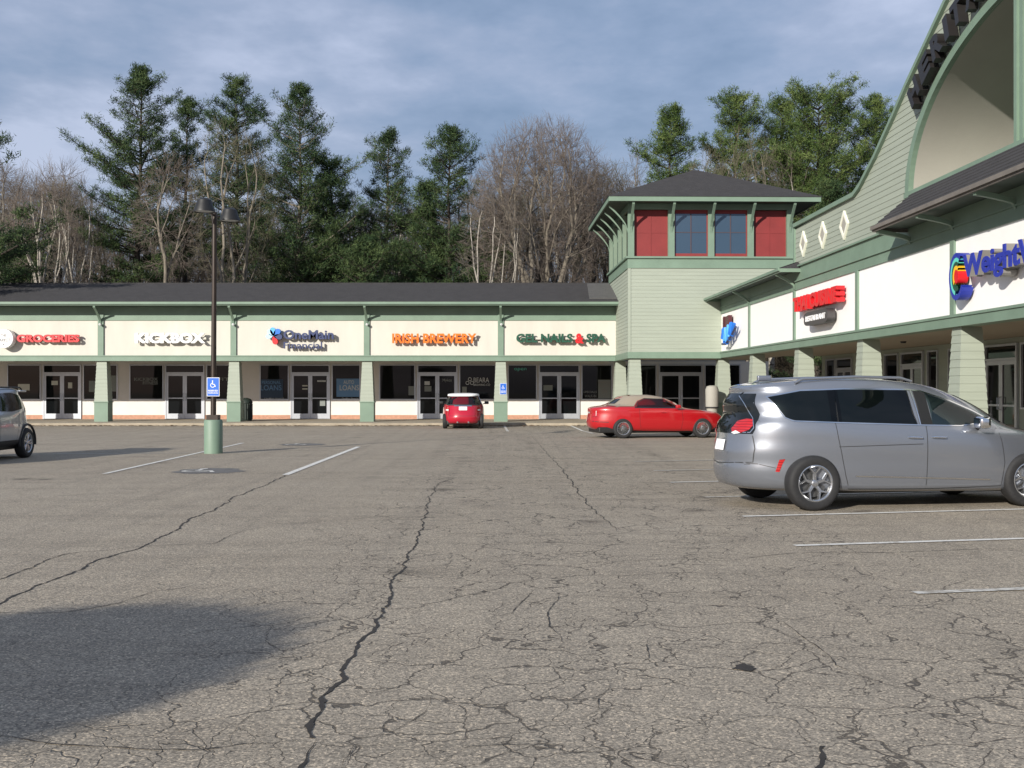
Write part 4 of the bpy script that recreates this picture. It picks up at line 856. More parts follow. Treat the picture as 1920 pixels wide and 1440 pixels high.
# rear glass, lamps
car.patch('rear_window', 'darkglass', [(-.46, 1.52), (.46, 1.52), (.58, 1.25), (.60, 1.05), (.58, .99), (-.58, .99), (-.60, 1.05), (-.58, 1.25)], 90, .006, mirror=False, nx=30, nz=12)
car.patch('rear_window_corner', 'darkglass', [(.34, 1.50), (.42, 1.48), (.49, 1.38), (.60, 1.20), (.62, 1.08), (.56, 1.03), (.40, 1.0), (.32, 1.3)], 24, .0065, nx=16, nz=12)
car.patch('tail_lamp', 'tail', [(.335, 1.05), (.42, 1.15), (.54, 1.185), (.615, 1.178), (.62, 1.10), (.57, 1.045), (.46, 1.0), (.36, .985)], 24, .016, nx=18, nz=8)
car.patch('reverse_lamp', 'clearlamp', [(.335, 1.0), (.40, 1.03), (.46, 1.0), (.38, .98)], 24, .020, nx=6)
car.seam([(.40, 1.01), (.58, 1.01), (.63, 1.07), (.615, 1.20), (.505, 1.39), (.43, 1.49)], 'chrome', .010, off=.012, ang=24, name='chrome_trim')
car.patch('number_plate', 'signwhite', [(-.155, .90), (.155, .90), (.155, .76), (-.155, .76)], 90, .02, mirror=False, nx=4, nz=2)
car.seam([(-.58, .97), (-.62, .80), (-.60, .62), (0, .58), (.60, .62), (.62, .80), (.58, .97)], ang=90, mirror=False, w=.010); car.patch('windscreen', 'darkglass', [(-.66, 1.13), (-.54, 1.50), (.54, 1.50), (.66, 1.13)], -90, .006, mirror=False); car.patch('headlamp', 'clearlamp', [(.55, .74), (.58, .84), (.84, .88), (.86, .78)], -90, .006)
rbox(van, 'roof_antenna', 'silver', .72, .92, -.03, .03, 1.70, 1.77, .02)
for sg in (-1, 1):
    mb = MB(); mb.tube([(.95, sg*.70, 1.665), (1.05, sg*.70, 1.715), (1.8, sg*.705, 1.745), (2.45, sg*.70, 1.735), (2.62, sg*.70, 1.69)], [.018, .02, .02, .02, .016], 8); mb.build('roof_rail', M['navy' if 0 else 'silver'], van, smooth=True)
    mr = rbox(van, 'mirror', 'chrome', 3.36, 3.52, sg*1.06-.10, sg*1.06+.10, 1.06, 1.22, .05); mb = MB(); mb.tube([(3.46, sg*.93, 1.07), (3.44, sg*1.0, 1.09)], .03, 8); mb.build('stalk', M['plastic'], mr)
    for hx in (2.40, 2.74):
        mb = MB(); mb.tube([(hx, sg*.985, .945), (hx+.03, sg*1.025, .95), (hx+.19, sg*1.028, .945), (hx+.22, sg*.985, .94)], [.010, .016, .016, .010], 8); mb.build('door_handle', M['chrome'], van, smooth=True)
wheels(van, (1.11, 4.20), .875, .36, .235, 'y5')
rbox(van, 'underbody', 'black', 1.5, 3.8, -.74, .74, .20, .40, .06)
seats(van, (1.15, 2.0), (-.38, .38), .95, 1.42); seats(van, (2.95,), (-.38, .38), .95, 1.46, 'seatlight'); rbox(van, 'dashboard', 'seat', 3.3, 3.62, -.7, .7, 1.08, 1.19, .03)
mb = MB(); ct = [(3.18+.04*math.cos(t), .38+.19*math.cos(t+1.57), 1.17+.17*math.sin(t+1.57)) for t in [2*math.pi*k/20 for k in range(21)]]; mb.tube(ct, .015, 6); mb.build('steering_wheel', M['plastic'], van)
# ---- red convertible with its soft top up
CO, CH = (2.38, 36.667, 0), R(10)
cv = thing('convertible', 'bright red convertible with a raised beige fabric roof', 'car', CO, CH, 'parked vehicles')
CK = [(.18, .26, 4.55, .20, .78, 0, 4, 3), (.03, .34, 4.68, .28, .86, 0, 4, 3), (-.02, .50, 4.72, .46, .90, 0, 4, 3), (0, .66, 4.70, .60, .908, 0, 4, 2.8), (.03, .80, 4.60, .72, .905, .01, 3.6, 2.8), (.02, .92, 4.45, .81, .89, .02, 3.4, 2.8),
      (.07, .985, 4.15, .87, .86, .04, 3.2, 2.8), (.32, 1.02, 3.50, .95, .80, .02, 3, 3), (.68, 1.075, 3.25, 1.0, .735, .02, 3, 3.2), (.92, 1.21, 2.98, 1.13, .67, .02, 3, 3.4), (1.08, 1.31, 2.72, 1.24, .60, .03, 3, 3.5), (1.20, 1.35, 2.55, 1.31, .51, .045, 3, 3), (1.6, 1.385, 2.3, 1.36, .2, .03, 2.5, 2.5), (1.8, 1.40, 2.1, 1.385, .03, .01, 2.5, 2.5)]
CK = [(k[0]+(.12 if k[1] < 1.0 else .04),)+k[1:6]+(min(k[6], 3.0), k[7]) for k in CK]
car = Car(CK); car.root = cv; bd = car.mb.build('body', M['carred'], cv, smooth=True)
wc = MB(); wc.prism([(1.52, 1.0), (1.62, 1.16), (1.84, 1.255), (2.46, 1.235), (2.90, 1.0), (2.88, .985), (1.6, .985)], 'y', -1.2, 1.2)
cutbody(bd, [(wc, M['seat'])]+[(cyl_cut(x, .32, .355, a, b), M['black']) for x in (1.07, 3.73) for a, b in ((-1.2, -.55), (.55, 1.2))])
car.patch('fabric_roof', 'softtop', [(.64, 1.055), (.98, 1.23), (1.22, 1.335), (1.6, 1.385), (2.0, 1.39), (2.55, 1.31), (2.46, 1.265), (1.82, 1.29), (1.58, 1.20), (1.44, 1.02), (.9, 1.02)], 0, .012, nx=40, nz=10)
car.patch('side_window', 'clear', [(1.50, .995), (1.61, 1.16), (1.84, 1.262), (2.46, 1.242), (2.93, 1.0), (2.88, .985)], 0, .006, nx=20)
car.seam([(1.47, .99), (1.60, 1.175), (1.84, 1.275), (2.46, 1.255), (2.95, 1.0)], 'plastic', .026, off=.009, name='window_seal')
car.seam([(2.50, 1.30), (2.80, 1.15), (3.22, .985)], 'carred', .07, off=.012, name='windscreen_pillar')
car.seam([(1.45, .985), (2.2, .975), (2.95, .975)], 'plastic', .02, off=.008, name='window_seal')
for p in ([(1.60, .96), (1.62, .5), (1.68, .24)], [(3.02, .95), (3.06, .6), (3.0, .24)], [(.0, .70), (.3, .70)]): car.seam(p, w=.010)
car.seam([(1.45, .20), (2.4, .19), (3.35, .19)], 'plastic', .03, off=.004, name='sill')
car.patch('rear_plastic_window', 'darkglass', [(-.45, 1.10), (.45, 1.10), (.40, 1.25), (-.40, 1.25)], 90, .02, mirror=False)
car.patch('tail_lamp', 'tail', [(-.02, .68), (-.02, .93), (.10, .93), (.13, .72)], 10, .006, nx=6); car.patch('tail_lamp_lower', 'clearlamp', [(.0, .80), (.0, .85), (.17, .85), (.17, .80)], 10, .010, nx=5)
car.seam([(.02, .56), (.3, .53), (.62, .52)], 'plastic', .02, name='bumper_strip')
for sg in (-1, 1):
    rbox(cv, 'mirror', 'carred', 2.80, 2.96, sg*.93-.08, sg*.93+.08, .96, 1.08, .04); mb = MB(); mb.tube([(2.30, sg*.895, .83), (2.32, sg*.93, .835), (2.46, sg*.93, .835), (2.48, sg*.895, .83)], .012, 6); mb.build('door_handle', M['carred'], cv)
wheels(cv, (1.07, 3.73), .775, .32, .215, 'many'); rbox(cv, 'underbody', 'black', .3, 4.4, -.7, .7, .17, .36, .04); seats(cv, (1.95,), (-.36, .36), .80, 1.20, 'seatlight')
# ---- small red hatchback with white roof, nose to the kerb
mx_, my_ = G(868, 804.5)
mi = thing('hatchback', 'small red hatchback with a white roof parked nose to the kerb', 'car', (mx_, my_, 0), R(91.5), 'parked vehicles')
MK = [(.12, .22, 3.5, .2, .80, 0, 3.4, 3), (.02, .30, 3.6, .28, .838, 0, 3.2, 3), (-.02, .46, 3.63, .44, .85, 0, 3, 3), (.02, .62, 3.60, .6, .85, 0, 2.8, 3), (.10, .78, 3.45, .74, .84, .01, 2.8, 3), (.16, .90, 3.15, .86, .815, .01, 2.8, 3), (.20, .97, 2.75, .94, .78, 0, 2.8, 3.2),
      (.30, 1.14, 2.50, 1.10, .70, 0, 3, 3.2), (.40, 1.28, 2.30, 1.25, .635, .01, 3, 3.4), (.44, 1.335, 2.15, 1.32, .60, .02, 3.2, 3.6), (.50, 1.36, 2.1, 1.35, .55, .03, 3.2, 3.6), (.9, 1.39, 1.8, 1.38, .3, .02, 3, 3), (1.2, 1.41, 1.5, 1.41, .03, 0, 2.5, 2.5)]
car = Car(MK); car.root = mi; bd = car.mb.build('body', M['minired'], mi, smooth=True)
rb_ = MB(); rb_.prism([(-.60, .985), (-.545, 1.27), (.545, 1.27), (.60, .985)], 'x', -.5, 2.35)
cutbody(bd, [(rb_, M['seat'])]+[(cyl_cut(x, .30, .345, a, b), M['black']) for x in (.62, 3.08) for a, b in ((-1.2, -.5), (.5, 1.2))])
car.patch('rear_window', 'clear', [(-.66, .96), (-.60, 1.30), (.60, 1.30), (.66, .96)], 90, .006, mirror=False, nx=20); car.seam([(-.64, .955), (-.60, 1.31), (.60, 1.31), (.64, .955), (-.64, .955)], 'plastic', .05, ang=90, mirror=False, off=.008, name='window_seal')
car.patch('side_window', 'darkglass', [(.40, 1.26), (2.2, 1.27), (2.65, .97), (.30, .97)], 0, .006, nx=20)
mb = MB(); rr_k = catmull([(.37, 1.30, 2.24, 1.29, .645, .02, 3.2, 3.6), (.36, 1.345, 2.2, 1.33, .635, .03, 3.2, 3.6), (.42, 1.375, 2.12, 1.365, .58, .03, 3.2, 3.6), (.85, 1.41, 1.8, 1.40, .3, .02, 3, 3), (1.2, 1.43, 1.5, 1.43, .03, 0, 2.5, 2.5)], 3); rg = [ring_pts(k) for k in rr_k]; n = len(rg[0])
mb.add([p for r_ in rg for p in r_], [(i*n+k, i*n+(k+1) % n, (i+1)*n+(k+1) % n, (i+1)*n+k) for i in range(len(rg)-1) for k in range(n)]+[tuple(range(len(rg)*n-n, len(rg)*n))]); mb.build('roof', M['signwhite'], mi, smooth=True)
car.patch('number_plate', 'signwhite', [(-.16, .88), (-.16, .74), (.16, .74), (.16, .88)], 90, .02, mirror=False, nx=3, nz=2); car.patch('tail_lamp', 'tail', [(.56, .68), (.56, .86), (.68, .86), (.68, .68)], 90, .012, nx=4); car.patch('lamp_reflector', 'clearlamp', [(.57, .72), (.57, .78), (.68, .78), (.68, .72)], 90, .016, nx=4)
car.seam([(-.34, .91), (.34, .91)], 'chrome', .03, ang=90, mirror=False, off=.02, name='chrome_trim'); car.patch('windscreen', 'darkglass', [(-.62, .98), (-.52, 1.27), (.52, 1.27), (.62, .98)], -90, .006, mirror=False); car.seam([(-.62, .90), (-.58, .52), (.58, .52), (.62, .90)], ang=90, mirror=False, w=.010)
for sg in (-1, 1):
    rbox(mi, 'mirror', 'black', 2.42, 2.54, sg*.95-.09, sg*.95+.09, .96, 1.08, .03); mb = MB(); mb.tube([(2.48, sg*.80, .97), (2.48, sg*.93, 1.0)], .02, 6); mb.build('mirror_arm', M['black'], mi)
    mb = MB(); mb.tube([(-.03, sg*.22, .27), (.12, sg*.22, .27)], .035, 10); mb.build('exhaust', M['chrome'], mi)
wheels(mi, (.62, 3.08), .725, .30, .19, 'dual'); rbox(mi, 'underbody', 'black', .25, 3.4, -.65, .65, .16, .34, .04); seats(mi, (.75,), (-.32, .32), .85, 1.22); seats(mi, (1.6,), (-.34, .34), .85, 1.24)
# ---- grey crossover at the left edge, nose towards the camera
sx_, sy_ = G(47, 858)
su = thing('crossover', 'grey crossover cut off by the left edge of the view', 'car', (sx_-.80, sy_+.92, 0), R(-90), 'parked vehicles')
SK = [(.20, .32, 4.1, .28, .76, 0, 3.2, 3), (.06, .38, 4.2, .34, .85, 0, 3, 3), (0, .54, 4.27, .52, .885, 0, 2.8, 3), (.02, .70, 4.25, .68, .895, 0, 2.7, 3), (.10, .88, 4.10, .84, .89, 0, 2.6, 3), (.14, 1.0, 3.8, .98, .87, 0, 2.6, 3), (.18, 1.10, 3.3, 1.06, .84, 0, 2.6, 3.2),
      (.32, 1.28, 3.0, 1.24, .77, .01, 2.8, 3.2), (.48, 1.44, 2.75, 1.42, .70, .02, 3, 3.4), (.50, 1.53, 2.55, 1.50, .65, .04, 3.2, 3.6), (.62, 1.57, 2.4, 1.555, .56, .05, 3.2, 3.6), (1.1, 1.61, 2.0, 1.60, .3, .03, 3, 3), (1.4, 1.64, 1.7, 1.64, .03, 0, 2.5, 2.5)]
car = Car(SK); car.root = su; bd = car.mb.build('body', M['suvgrey'], su, smooth=True)
cutbody(bd, [(cyl_cut(x, .345, .41, a, b), M['black']) for x in (.92, 3.47) for a, b in ((-1.2, -.5), (.5, 1.2))])
car.patch('side_window', 'darkglass', [(.62, 1.17), (.50, 1.20), (.80, 1.42), (1.4, 1.50), (2.3, 1.48), (3.0, 1.12), (1.7, 1.08)], 0, .006, nx=24); car.patch('rear_window', 'darkglass', [(-.68, 1.12), (-.6, 1.45), (.6, 1.45), (.68, 1.12)], 90, .006, mirror=False)
car.patch('tail_lamp', 'tail', [(.18, .98), (.30, 1.16), (.46, 1.12), (.44, .96)], 22, .010, nx=8)
for p in ([(1.32, 1.10), (1.42, .75), (1.5, .42)], [(2.35, 1.08), (2.36, .40)]): car.seam(p)
car.patch('lower_cladding', 'plastic', [(1.35, .30), (1.35, .44), (3.05, .44), (3.05, .30)], 0, .008, nx=10); car.patch('bumper_cladding', 'plastic', [(.1, .36), (.1, .50), (.50, .50), (.50, .34)], 14, .008, nx=8)
for sg in (-1, 1):
    for wx in (.92, 3.47):
        mb = MB(); mb.tube([(wx+.425*math.cos(t), sg*.855, .345+.425*math.sin(t)) for t in [R(-8+196*k/26) for k in range(27)]], .028, 6); mb.build('wheel_arch_lip', M['plastic'], su, smooth=True)
    mb = MB(); mb.tube([(.7, sg*.62, 1.575), (.8, sg*.62, 1.62), (2.3, sg*.62, 1.63), (2.45, sg*.62, 1.58)], .018, 8); mb.build('roof_rail', M['black'], su)
rbox(su, 'spoiler', 'suvgrey', .38, .70, -.60, .60, 1.515, 1.56, .02); rbox(su, 'underbody', 'black', .3, 3.9, -.7, .7, .22, .42, .04)
wheels(su, (.92, 3.47), .78, .345, .22, 'dual')

# ------------------------------------------------------------------ trees
mat('twigdark', (.062, .050, .034), .95, var=.4, scale=.25)
def tris_obj(name, V, Fc, m, parent=None, nv=3):
    me = bpy.data.meshes.new(name); V = np.asarray(V, np.float32); Fc = np.asarray(Fc, np.int32)
    me.vertices.add(len(V)); me.vertices.foreach_set('co', V.ravel()); me.loops.add(Fc.size); me.loops.foreach_set('vertex_index', Fc.ravel()); me.polygons.add(len(Fc))
    me.polygons.foreach_set('loop_start', np.arange(0, Fc.size, nv, dtype=np.int32)); me.polygons.foreach_set('loop_total', np.full(len(Fc), nv, np.int32)); me.update(calc_edges=True); me.materials.append(M[m])
    o = bpy.data.objects.new(name, me); C.objects.link(o)
    if parent: o.parent = parent
    return o
def tubes_np(segs, n=3):
    """segs: array (k, 8): p0, p1, r0, r1 -> quads"""
    S = np.asarray(segs, float); p0, p1, r0, r1 = S[:, :3], S[:, 3:6], S[:, 6:7], S[:, 7:8]; t = p1-p0; t /= np.linalg.norm(t, axis=1, keepdims=True)+1e-9
    ref = np.where(np.abs(t[:, 2:3]) < .9, np.array([[0, 0, 1.]]), np.array([[1., 0, 0]])); a = np.cross(t, ref); a /= np.linalg.norm(a, axis=1, keepdims=True)+1e-9; b = np.cross(t, a); V = []
    for p, r in ((p0, r0), (p1, r1)):
        for k in range(n): an = 2*math.pi*k/n; V.append(p+(a*math.cos(an)+b*math.sin(an))*r)
    V = np.stack(V, 1); k = len(S); base = np.arange(k)[:, None]*2*n; F_ = [np.concatenate([base+i, base+(i+1) % n, base+n+(i+1) % n, base+n+i], 1) for i in range(n)]
    return V.reshape(-1, 3), np.concatenate(F_, 0)
def pine_mesh(seed, Ht, rad, cb, dens=1.0, top_w=.45, sparse=0.0, mname='needle', trunk='bark', lean=0, rnd=.75):
    """white pine: whorls of upswept boughs carrying clumps of needles; returns (trunk object, crown object)"""
    rg = np.random.default_rng(seed); segs = []; tufts = []
    K = 14; tx = np.cumsum(rg.normal(0, .05, K)); ty = np.cumsum(rg.normal(0, .05, K)); zs = np.linspace(0, Ht, K)
    def tp(z): return np.array([np.interp(z, zs, tx)+lean*z/Ht, np.interp(z, zs, ty), z])
    r0 = .022*Ht*.62
    for i in range(K-1): segs.append(np.r_[tp(zs[i]), tp(zs[i+1]), r0*(1-zs[i]/Ht)+.02, r0*(1-zs[i+1]/Ht)+.02])
    z = cb*Ht
    for q in range(10):                                  # dead stubs on the bare trunk
        zz = rg.uniform(.25, 1)*cb*Ht; a = rg.uniform(0, 6.28); l = rg.uniform(.8, 2.2); p = tp(zz); segs.append(np.r_[p, p+[l*math.cos(a), l*math.sin(a), rg.uniform(-.1, .3)*l], .035, .01])
    while z < Ht*.995:
        f = (z-cb*Ht)/(Ht*(1-cb)); prof = rad*((min(1, .62+1.9*f) if f < .2 else (1-(f-.2)/.8)**rnd)+.08)*(1+.20*math.sin(z*1.5+seed)+.12*math.sin(z*3.7))
        nb = rg.integers(5, 8); a0 = rg.uniform(0, 6.28)
        for k in range(nb):
            if rg.random() < sparse*.8: continue
            a = a0+2*math.pi*k/nb+rg.normal(0, .25); L_ = prof*rg.uniform(.45, 1.15)*(1.35 if rg.random() < .14 else 1); up = .10+.75*f+rg.normal(0, .08); p = tp(z+rg.normal(0, .15)); n = 6; d = np.array([math.cos(a), math.sin(a), 0]); pts = [p]
            for i in range(1, n+1):
                s = i/n; pts.append(p+d*L_*s+np.array([0, 0, L_*(up*s*.7+.28*s*s-.12*s)]))
            br = .012+.016*L_*(1-.4*f)
            for i in range(n): segs.append(np.r_[pts[i], pts[i+1], br*(1-i/n)+.008, br*(1-(i+1)/n)+.006])
            side = np.array([-d[1], d[0], 0])
            for i in range(max(5, int(L_*4.4))):          # side shoots
                s = rg.uniform(.22, 1)**.8; c = pts[0]+(pts[-1]-pts[0])*s; c = np.array([np.interp(s*n, range(n+1), [q[j] for q in pts]) for j in range(3)])
                w = (1.08-s)*L_*.50+.25; e = c+side*rg.uniform(-1, 1)*w+d*rg.uniform(0, .5)*w+np.array([0, 0, rg.uniform(-.04, .30)*w+.05])
                if L_ > 1.2: segs.append(np.r_[c, e, .012, .005])
                m_ = max(1, int(np.linalg.norm(e-c)*4.2*dens))
                for j in range(m_): tufts.append(c+(e-c)*(j+rg.random())/m_)
                tufts.append(e)
            for i in range(2): tufts.append(pts[-1]+rg.normal(0, .08, 3))
        z += rg.uniform(.42, .80)*(1.05-.40*f)
    for i in range(14): tufts.append(tp(Ht-rg.uniform(0, .9))+rg.normal(0, .10, 3))
    T = np.array(tufts); per = 13; n = len(T); c = np.repeat(T, per, 0)+rg.normal(0, .13, (n*per, 3)); dr = rg.normal(0, 1, (n*per, 3)); dr[:, 2] = np.abs(dr[:, 2])*.9+.1; dr /= np.linalg.norm(dr, axis=1, keepdims=True)
    ln = rg.uniform(.15, .30, (n*per, 1)); sd_ = np.cross(dr, rg.normal(0, 1, (n*per, 3))); sd_ /= np.linalg.norm(sd_, axis=1, keepdims=True)+1e-9; wd = ln*.085
    V = np.stack([c-sd_*wd, c+sd_*wd, c+dr*ln], 1).reshape(-1, 3); Fc = np.arange(len(V)).reshape(-1, 3)
    tv, tf = tubes_np(segs, 5); to = tris_obj('trunk', tv, tf, trunk, nv=4); co = tris_obj('crown', V, Fc, mname); return to, co
def bare_mesh(seed, Ht, wmax=3, cb=.30, n=260, mt='barkpale', mtw='twig', forks=1, shell=.5, vase=.0, r=.0095, tw=5, lift=.0):
    """leafless broadleaf: limbs forking again and again towards points spread through the crown"""
    rg = np.random.default_rng(seed); big = []; small = []
    T = []
    zc, hz = Ht*(1+cb)/2, Ht*(1-cb)/2
    while len(T) < n:
        v = rg.normal(0, 1, 3); v /= np.linalg.norm(v); q = v*rg.uniform(shell, 1)**.45*np.array([wmax, wmax, hz])*rg.uniform(.90, 1.06)+[0, 0, zc]
        if vase and math.hypot(q[0], q[1]) > wmax*(.25+1.1*(q[2]/Ht-.12)/(1-.12)) : continue
        T.append(q)
    T = np.array(T)
    def seg(p, q, ra, rb, m):
        L_ = np.linalg.norm(q-p); k = max(1, int(L_/.7)); prev = p; off = np.zeros(3)
        for i in range(1, k+1):
            c = p+(q-p)*i/k
            if i < k: c = c+rg.normal(0, .05*L_/k**.5, 3)
            (big if m > 7 else small).append(np.r_[prev, c, ra+(rb-ra)*(i-1)/k, ra+(rb-ra)*i/k]); prev = c
    def rad(m): return max(.0055, r*m**.52)
    def grow(p, pts, d):
        m = len(pts)
        if m == 1:
            q = pts[0]; seg(p, q, rad(1), .005, 1); dd = q-p; dd /= np.linalg.norm(dd)+1e-9
            for _ in range(tw):
                s = rg.uniform(.25, 1); c = p+(q-p)*s; w = dd+rg.normal(0, .38, 3)+[0, 0, .25+lift]; w /= np.linalg.norm(w); e = c+w*rg.uniform(.35, .95); small.append(np.r_[c, e, .0065, .004])
                if rg.random() < .6: c2 = (c+e)/2; w2 = w+rg.normal(0, .4, 3); small.append(np.r_[c2, c2+w2*.4, .005, .004])
            return
        c = pts.mean(0); D = np.linalg.norm(c-p); f = .30 if m > 40 else .38; q = p+(c-p)*f*.75+d*D*f*.35+rg.normal(0, .03, 3)*D
        seg(p, q, rad(m), rad(m)*.92, m); nd = (q-p)/(np.linalg.norm(q-p)+1e-9)
        k = 2 if (m < 6 or rg.random() < .55) else 3; u = pts-q; u = u/(np.linalg.norm(u, axis=1, keepdims=True)+1e-9); ax = rg.normal(0, 1, 3); ax -= ax.dot(nd)*nd
        cen = u[rg.choice(m, k, replace=False)]
        for _ in range(4):
            lab = np.argmax(u@cen.T, 1)
            for g_ in range(k):
                if (lab == g_).any(): cen[g_] = u[lab == g_].mean(0)
        for g_ in range(k):
            if (lab == g_).any(): grow(q, pts[lab == g_], nd)
    ang = np.arctan2(T[:, 1], T[:, 0])+rg.normal(0, .3, n); order = np.argsort(ang)
    for f_, idx in enumerate(np.array_split(order, forks)):
        b0 = np.array([rg.normal(0, .2), rg.normal(0, .2), 0.])*(forks > 1); m = len(idx); P_ = T[idx]; c = P_.mean(0); h0 = Ht*(cb*.75 if forks == 1 else cb*rg.uniform(.3, .6)); q = b0+np.array([c[0]*.12, c[1]*.12, h0]); seg(b0, q, rad(m)*1.15, rad(m), 99); dd = (q-b0)/np.linalg.norm(q-b0); grow(q, P_, dd)
    a, b = tubes_np(big, 6); to = tris_obj('trunk', a, b, mt, nv=4); a, b = tubes_np(small, 3); co = tris_obj('crown', a, b, mtw, nv=4); return to, co
_made = {}
def plant(kind, key, maker, name, label, cat, px, Y, sc=1, rz=0, group=None, sx=1, z=0):
    X = (px-960)/F*Y; t = thing(name, label, cat, (X, Y, z), rz, group); t.scale = (sc*sx, sc*sx, sc)
    if key in _made: 
        for o in _made[key]: c = o.copy(); C.objects.link(c); c.parent = t
    else:
        _made[key] = maker()
        for o in _made[key]: o.parent = t
    return t
def topz(py, Y): return H+(730-py)*Y/F
gp = 'tall pines behind the shops'
PN = [  # px, top y, Y, radius, crown base fraction, seed, label, sparse, lean
 (258, 138, 74, 4.0, .33, 3, 'tallest full dark pine, left of the lamp post', .10, .3),
 (352, 188, 80, 2.1, .50, 14, 'narrow open pine just left of the lamp head', .30, 0),
 (446, 150, 76, 3.2, .45, 5, 'tall pine whose top rises right of the lamp head', .12, 0),
 (548, 170, 72, 4.2, .10, 6, 'tall broad pine with pale trunk and low skirts above the loan office', .08, .3),
 (622, 300, 73, 3.2, .20, 27, 'shorter dark pine filling in right of the broad pale-trunked pine', .1, 0),
 (733, 246, 76, 2.9, .35, 8, 'thin open-topped pine above the brewery sign', .34, 0),
 (838, 240, 73, 3.7, .12, 9, 'leaning dense pine left of the big round bare tree', .16, .3),
 (792, 350, 74, 2.9, .2, 30, 'small dense pine between the two pines above the brewery', .1, 0)]
for px, py, Y, rad, cb, sd_, lab, sp_, ln in PN:
    Ht = topz(py, Y); plant('p', ('p', sd_), lambda: pine_mesh(sd_, Ht, rad, cb, sparse=sp_, lean=ln, trunk='barkpale' if px in (548, 733) else 'bark'), 'pine_tree', lab, 'pine', px, Y, group=gp)
plant('p', 'edgepine', lambda: pine_mesh(41, 17.8, 4.4, .25, sparse=.45), 'pine_tree', 'pine at the left edge of which only the bough tips show', 'pine', -118, 52, group=gp)
for px, py, Y, rad, sd_, lab in [(1258, 208, 78, 2.4, 51, 'leftmost olive pine behind the tower roof'), (1378, 184, 80, 2.9, 52, 'olive pine rising right of the tower roof peak'), (1530, 175, 76, 4.0, 53, 'widest dark pine right of the tower'), (1640, 192, 80, 3.0, 54, 'rightmost pine against the arched gable'), (1462, 200, 84, 3.0, 55, 'pine between the two tallest ones right of the tower')]:
    Ht = topz(py, Y); plant('p', ('p', sd_), lambda: pine_mesh(sd_, Ht, rad*1.1, .36, rnd=.48, dens=1.35, sparse=.02, mname='needleb'), 'pine_tree', lab, 'pine', px, Y, group='pines behind the tower')
for px, py, Y, rad, sd_, lab in [(1560, 345, 70, 3.2, 61, 'low dark pine between the tower roof and the gable'), (935, 440, 74, 3.0, 62, 'low shaded pine beneath the big round bare tree'), (668, 455, 70, 3.4, 63, 'low pine boughs over the roof above the brewery'), (40, 440, 74, 4.0, 64, 'low dark pine at the far left over the groceries roof')]:
    Ht = topz(py, Y); plant('p', ('p', sd_), lambda: pine_mesh(sd_, Ht, rad, .12, sparse=.05), 'pine_tree', lab, 'pine', px, Y, group='low pines behind the shops')
# leafless trees that stand out
BT = [(1018, 226, 72, dict(seed=103, wmax=5.0, cb=.22, n=2300, mt='barkpale', mtw='twigred', forks=6, shell=.45, vase=1, r=.0085, tw=6, lift=.25), 'big round-crowned bare tree left of the tower', 'bare tree'),
 (1125, 305, 76, dict(seed=104, wmax=3.2, cb=.3, n=420, mt='bark', mtw='twig', forks=3, vase=1), 'grey bare tree at the right side of the big round one', 'bare tree'),
 (438, 225, 68, dict(seed=105, wmax=2.8, cb=.36, n=360, mt='barkpale', mtw='twigolive', forks=3, vase=1, r=.011), 'pale branching bare tree right of the lamp head', 'bare tree'),
 (318, 290, 69, dict(seed=106, wmax=2.1, cb=.52, n=300, mt='barkpale', mtw='twigred', r=.008), 'reddish bare tree with one straight pale trunk left of the lamp post', 'bare tree'),
 (1205, 262, 82, dict(seed=107, wmax=2.0, cb=.4, n=200, mt='barkpale', mtw='twig', forks=2, vase=1), 'slender bare tree left of the olive pines', 'bare tree'),
 (1405, 240, 72, dict(seed=108, wmax=2.4, cb=.45, n=260, mt='barkpale', mtw='twigolive', forks=3), 'pale-limbed bare tree in front of the pines right of the tower', 'bare tree'),
 (1330, 270, 70, dict(seed=112, wmax=2.0, cb=.5, n=200, mt='barkpale', mtw='twigolive', forks=2), 'bare tree over the peak of the tower roof', 'bare tree'),
 (80, 300, 70, dict(seed=109, wmax=2.4, cb=.5, n=260, mt='birch', mtw='twigred', forks=3, vase=1), 'white birch clump over the groceries sign', 'birch'),
 (140, 330, 72, dict(seed=110, wmax=1.9, cb=.5, n=200, mt='birch', mtw='twig', forks=2, vase=1), 'white birch left of the tallest pine', 'birch'),
 (925, 345, 68, dict(seed=111, wmax=2.2, cb=.42, n=220, mt='birch', mtw='twig', forks=3, vase=1), 'thin pale-stemmed tree at the left side of the big round bare tree', 'bare tree')]
for px, py, Y, kw, lab, cat in BT:
    Ht = topz(py, Y); plant('b', ('b', kw['seed']), lambda: bare_mesh(Ht=Ht, **kw), 'birch_tree' if cat == 'birch' else 'bare_tree', lab, cat, px, Y)
# the many alike slim trees of the wood behind, individually
rr = random.Random(21); gl = 'slim bare trees of the wood behind the shops'
vm = [(lambda s: (lambda: bare_mesh(seed=200+s, Ht=15, wmax=(1.9, 1.6, 2.2, 1.5)[s], cb=(.55, .6, .5, .66)[s], n=170, mt=('bark', 'barkpale', 'birch', 'bark')[s], mtw=('twig', 'twigred', 'twig', 'twigolive')[s], r=.009, tw=4)))(s) for s in range(4)]
for i in range(125):
    px = -60+i*10.9+rr.uniform(-7, 7) if i < 115 else rr.uniform(1190, 1700); Y = rr.uniform(74, 104)
    base = 322 if px < 160 else (400 if px < 420 else (385 if px < 880 else 330)); base = base if px < 1190 else 300
    s = topz(base+rr.uniform(-25, 70), Y)/15; k = rr.randrange(4); plant('b', ('v', k), vm[k], 'bare_tree', 'slim grey-brown bare tree among many alike in the wood behind the shops', 'bare tree', px, Y, s, rr.uniform(0, 6.28), gl, sx=rr.uniform(.9, 1.5))
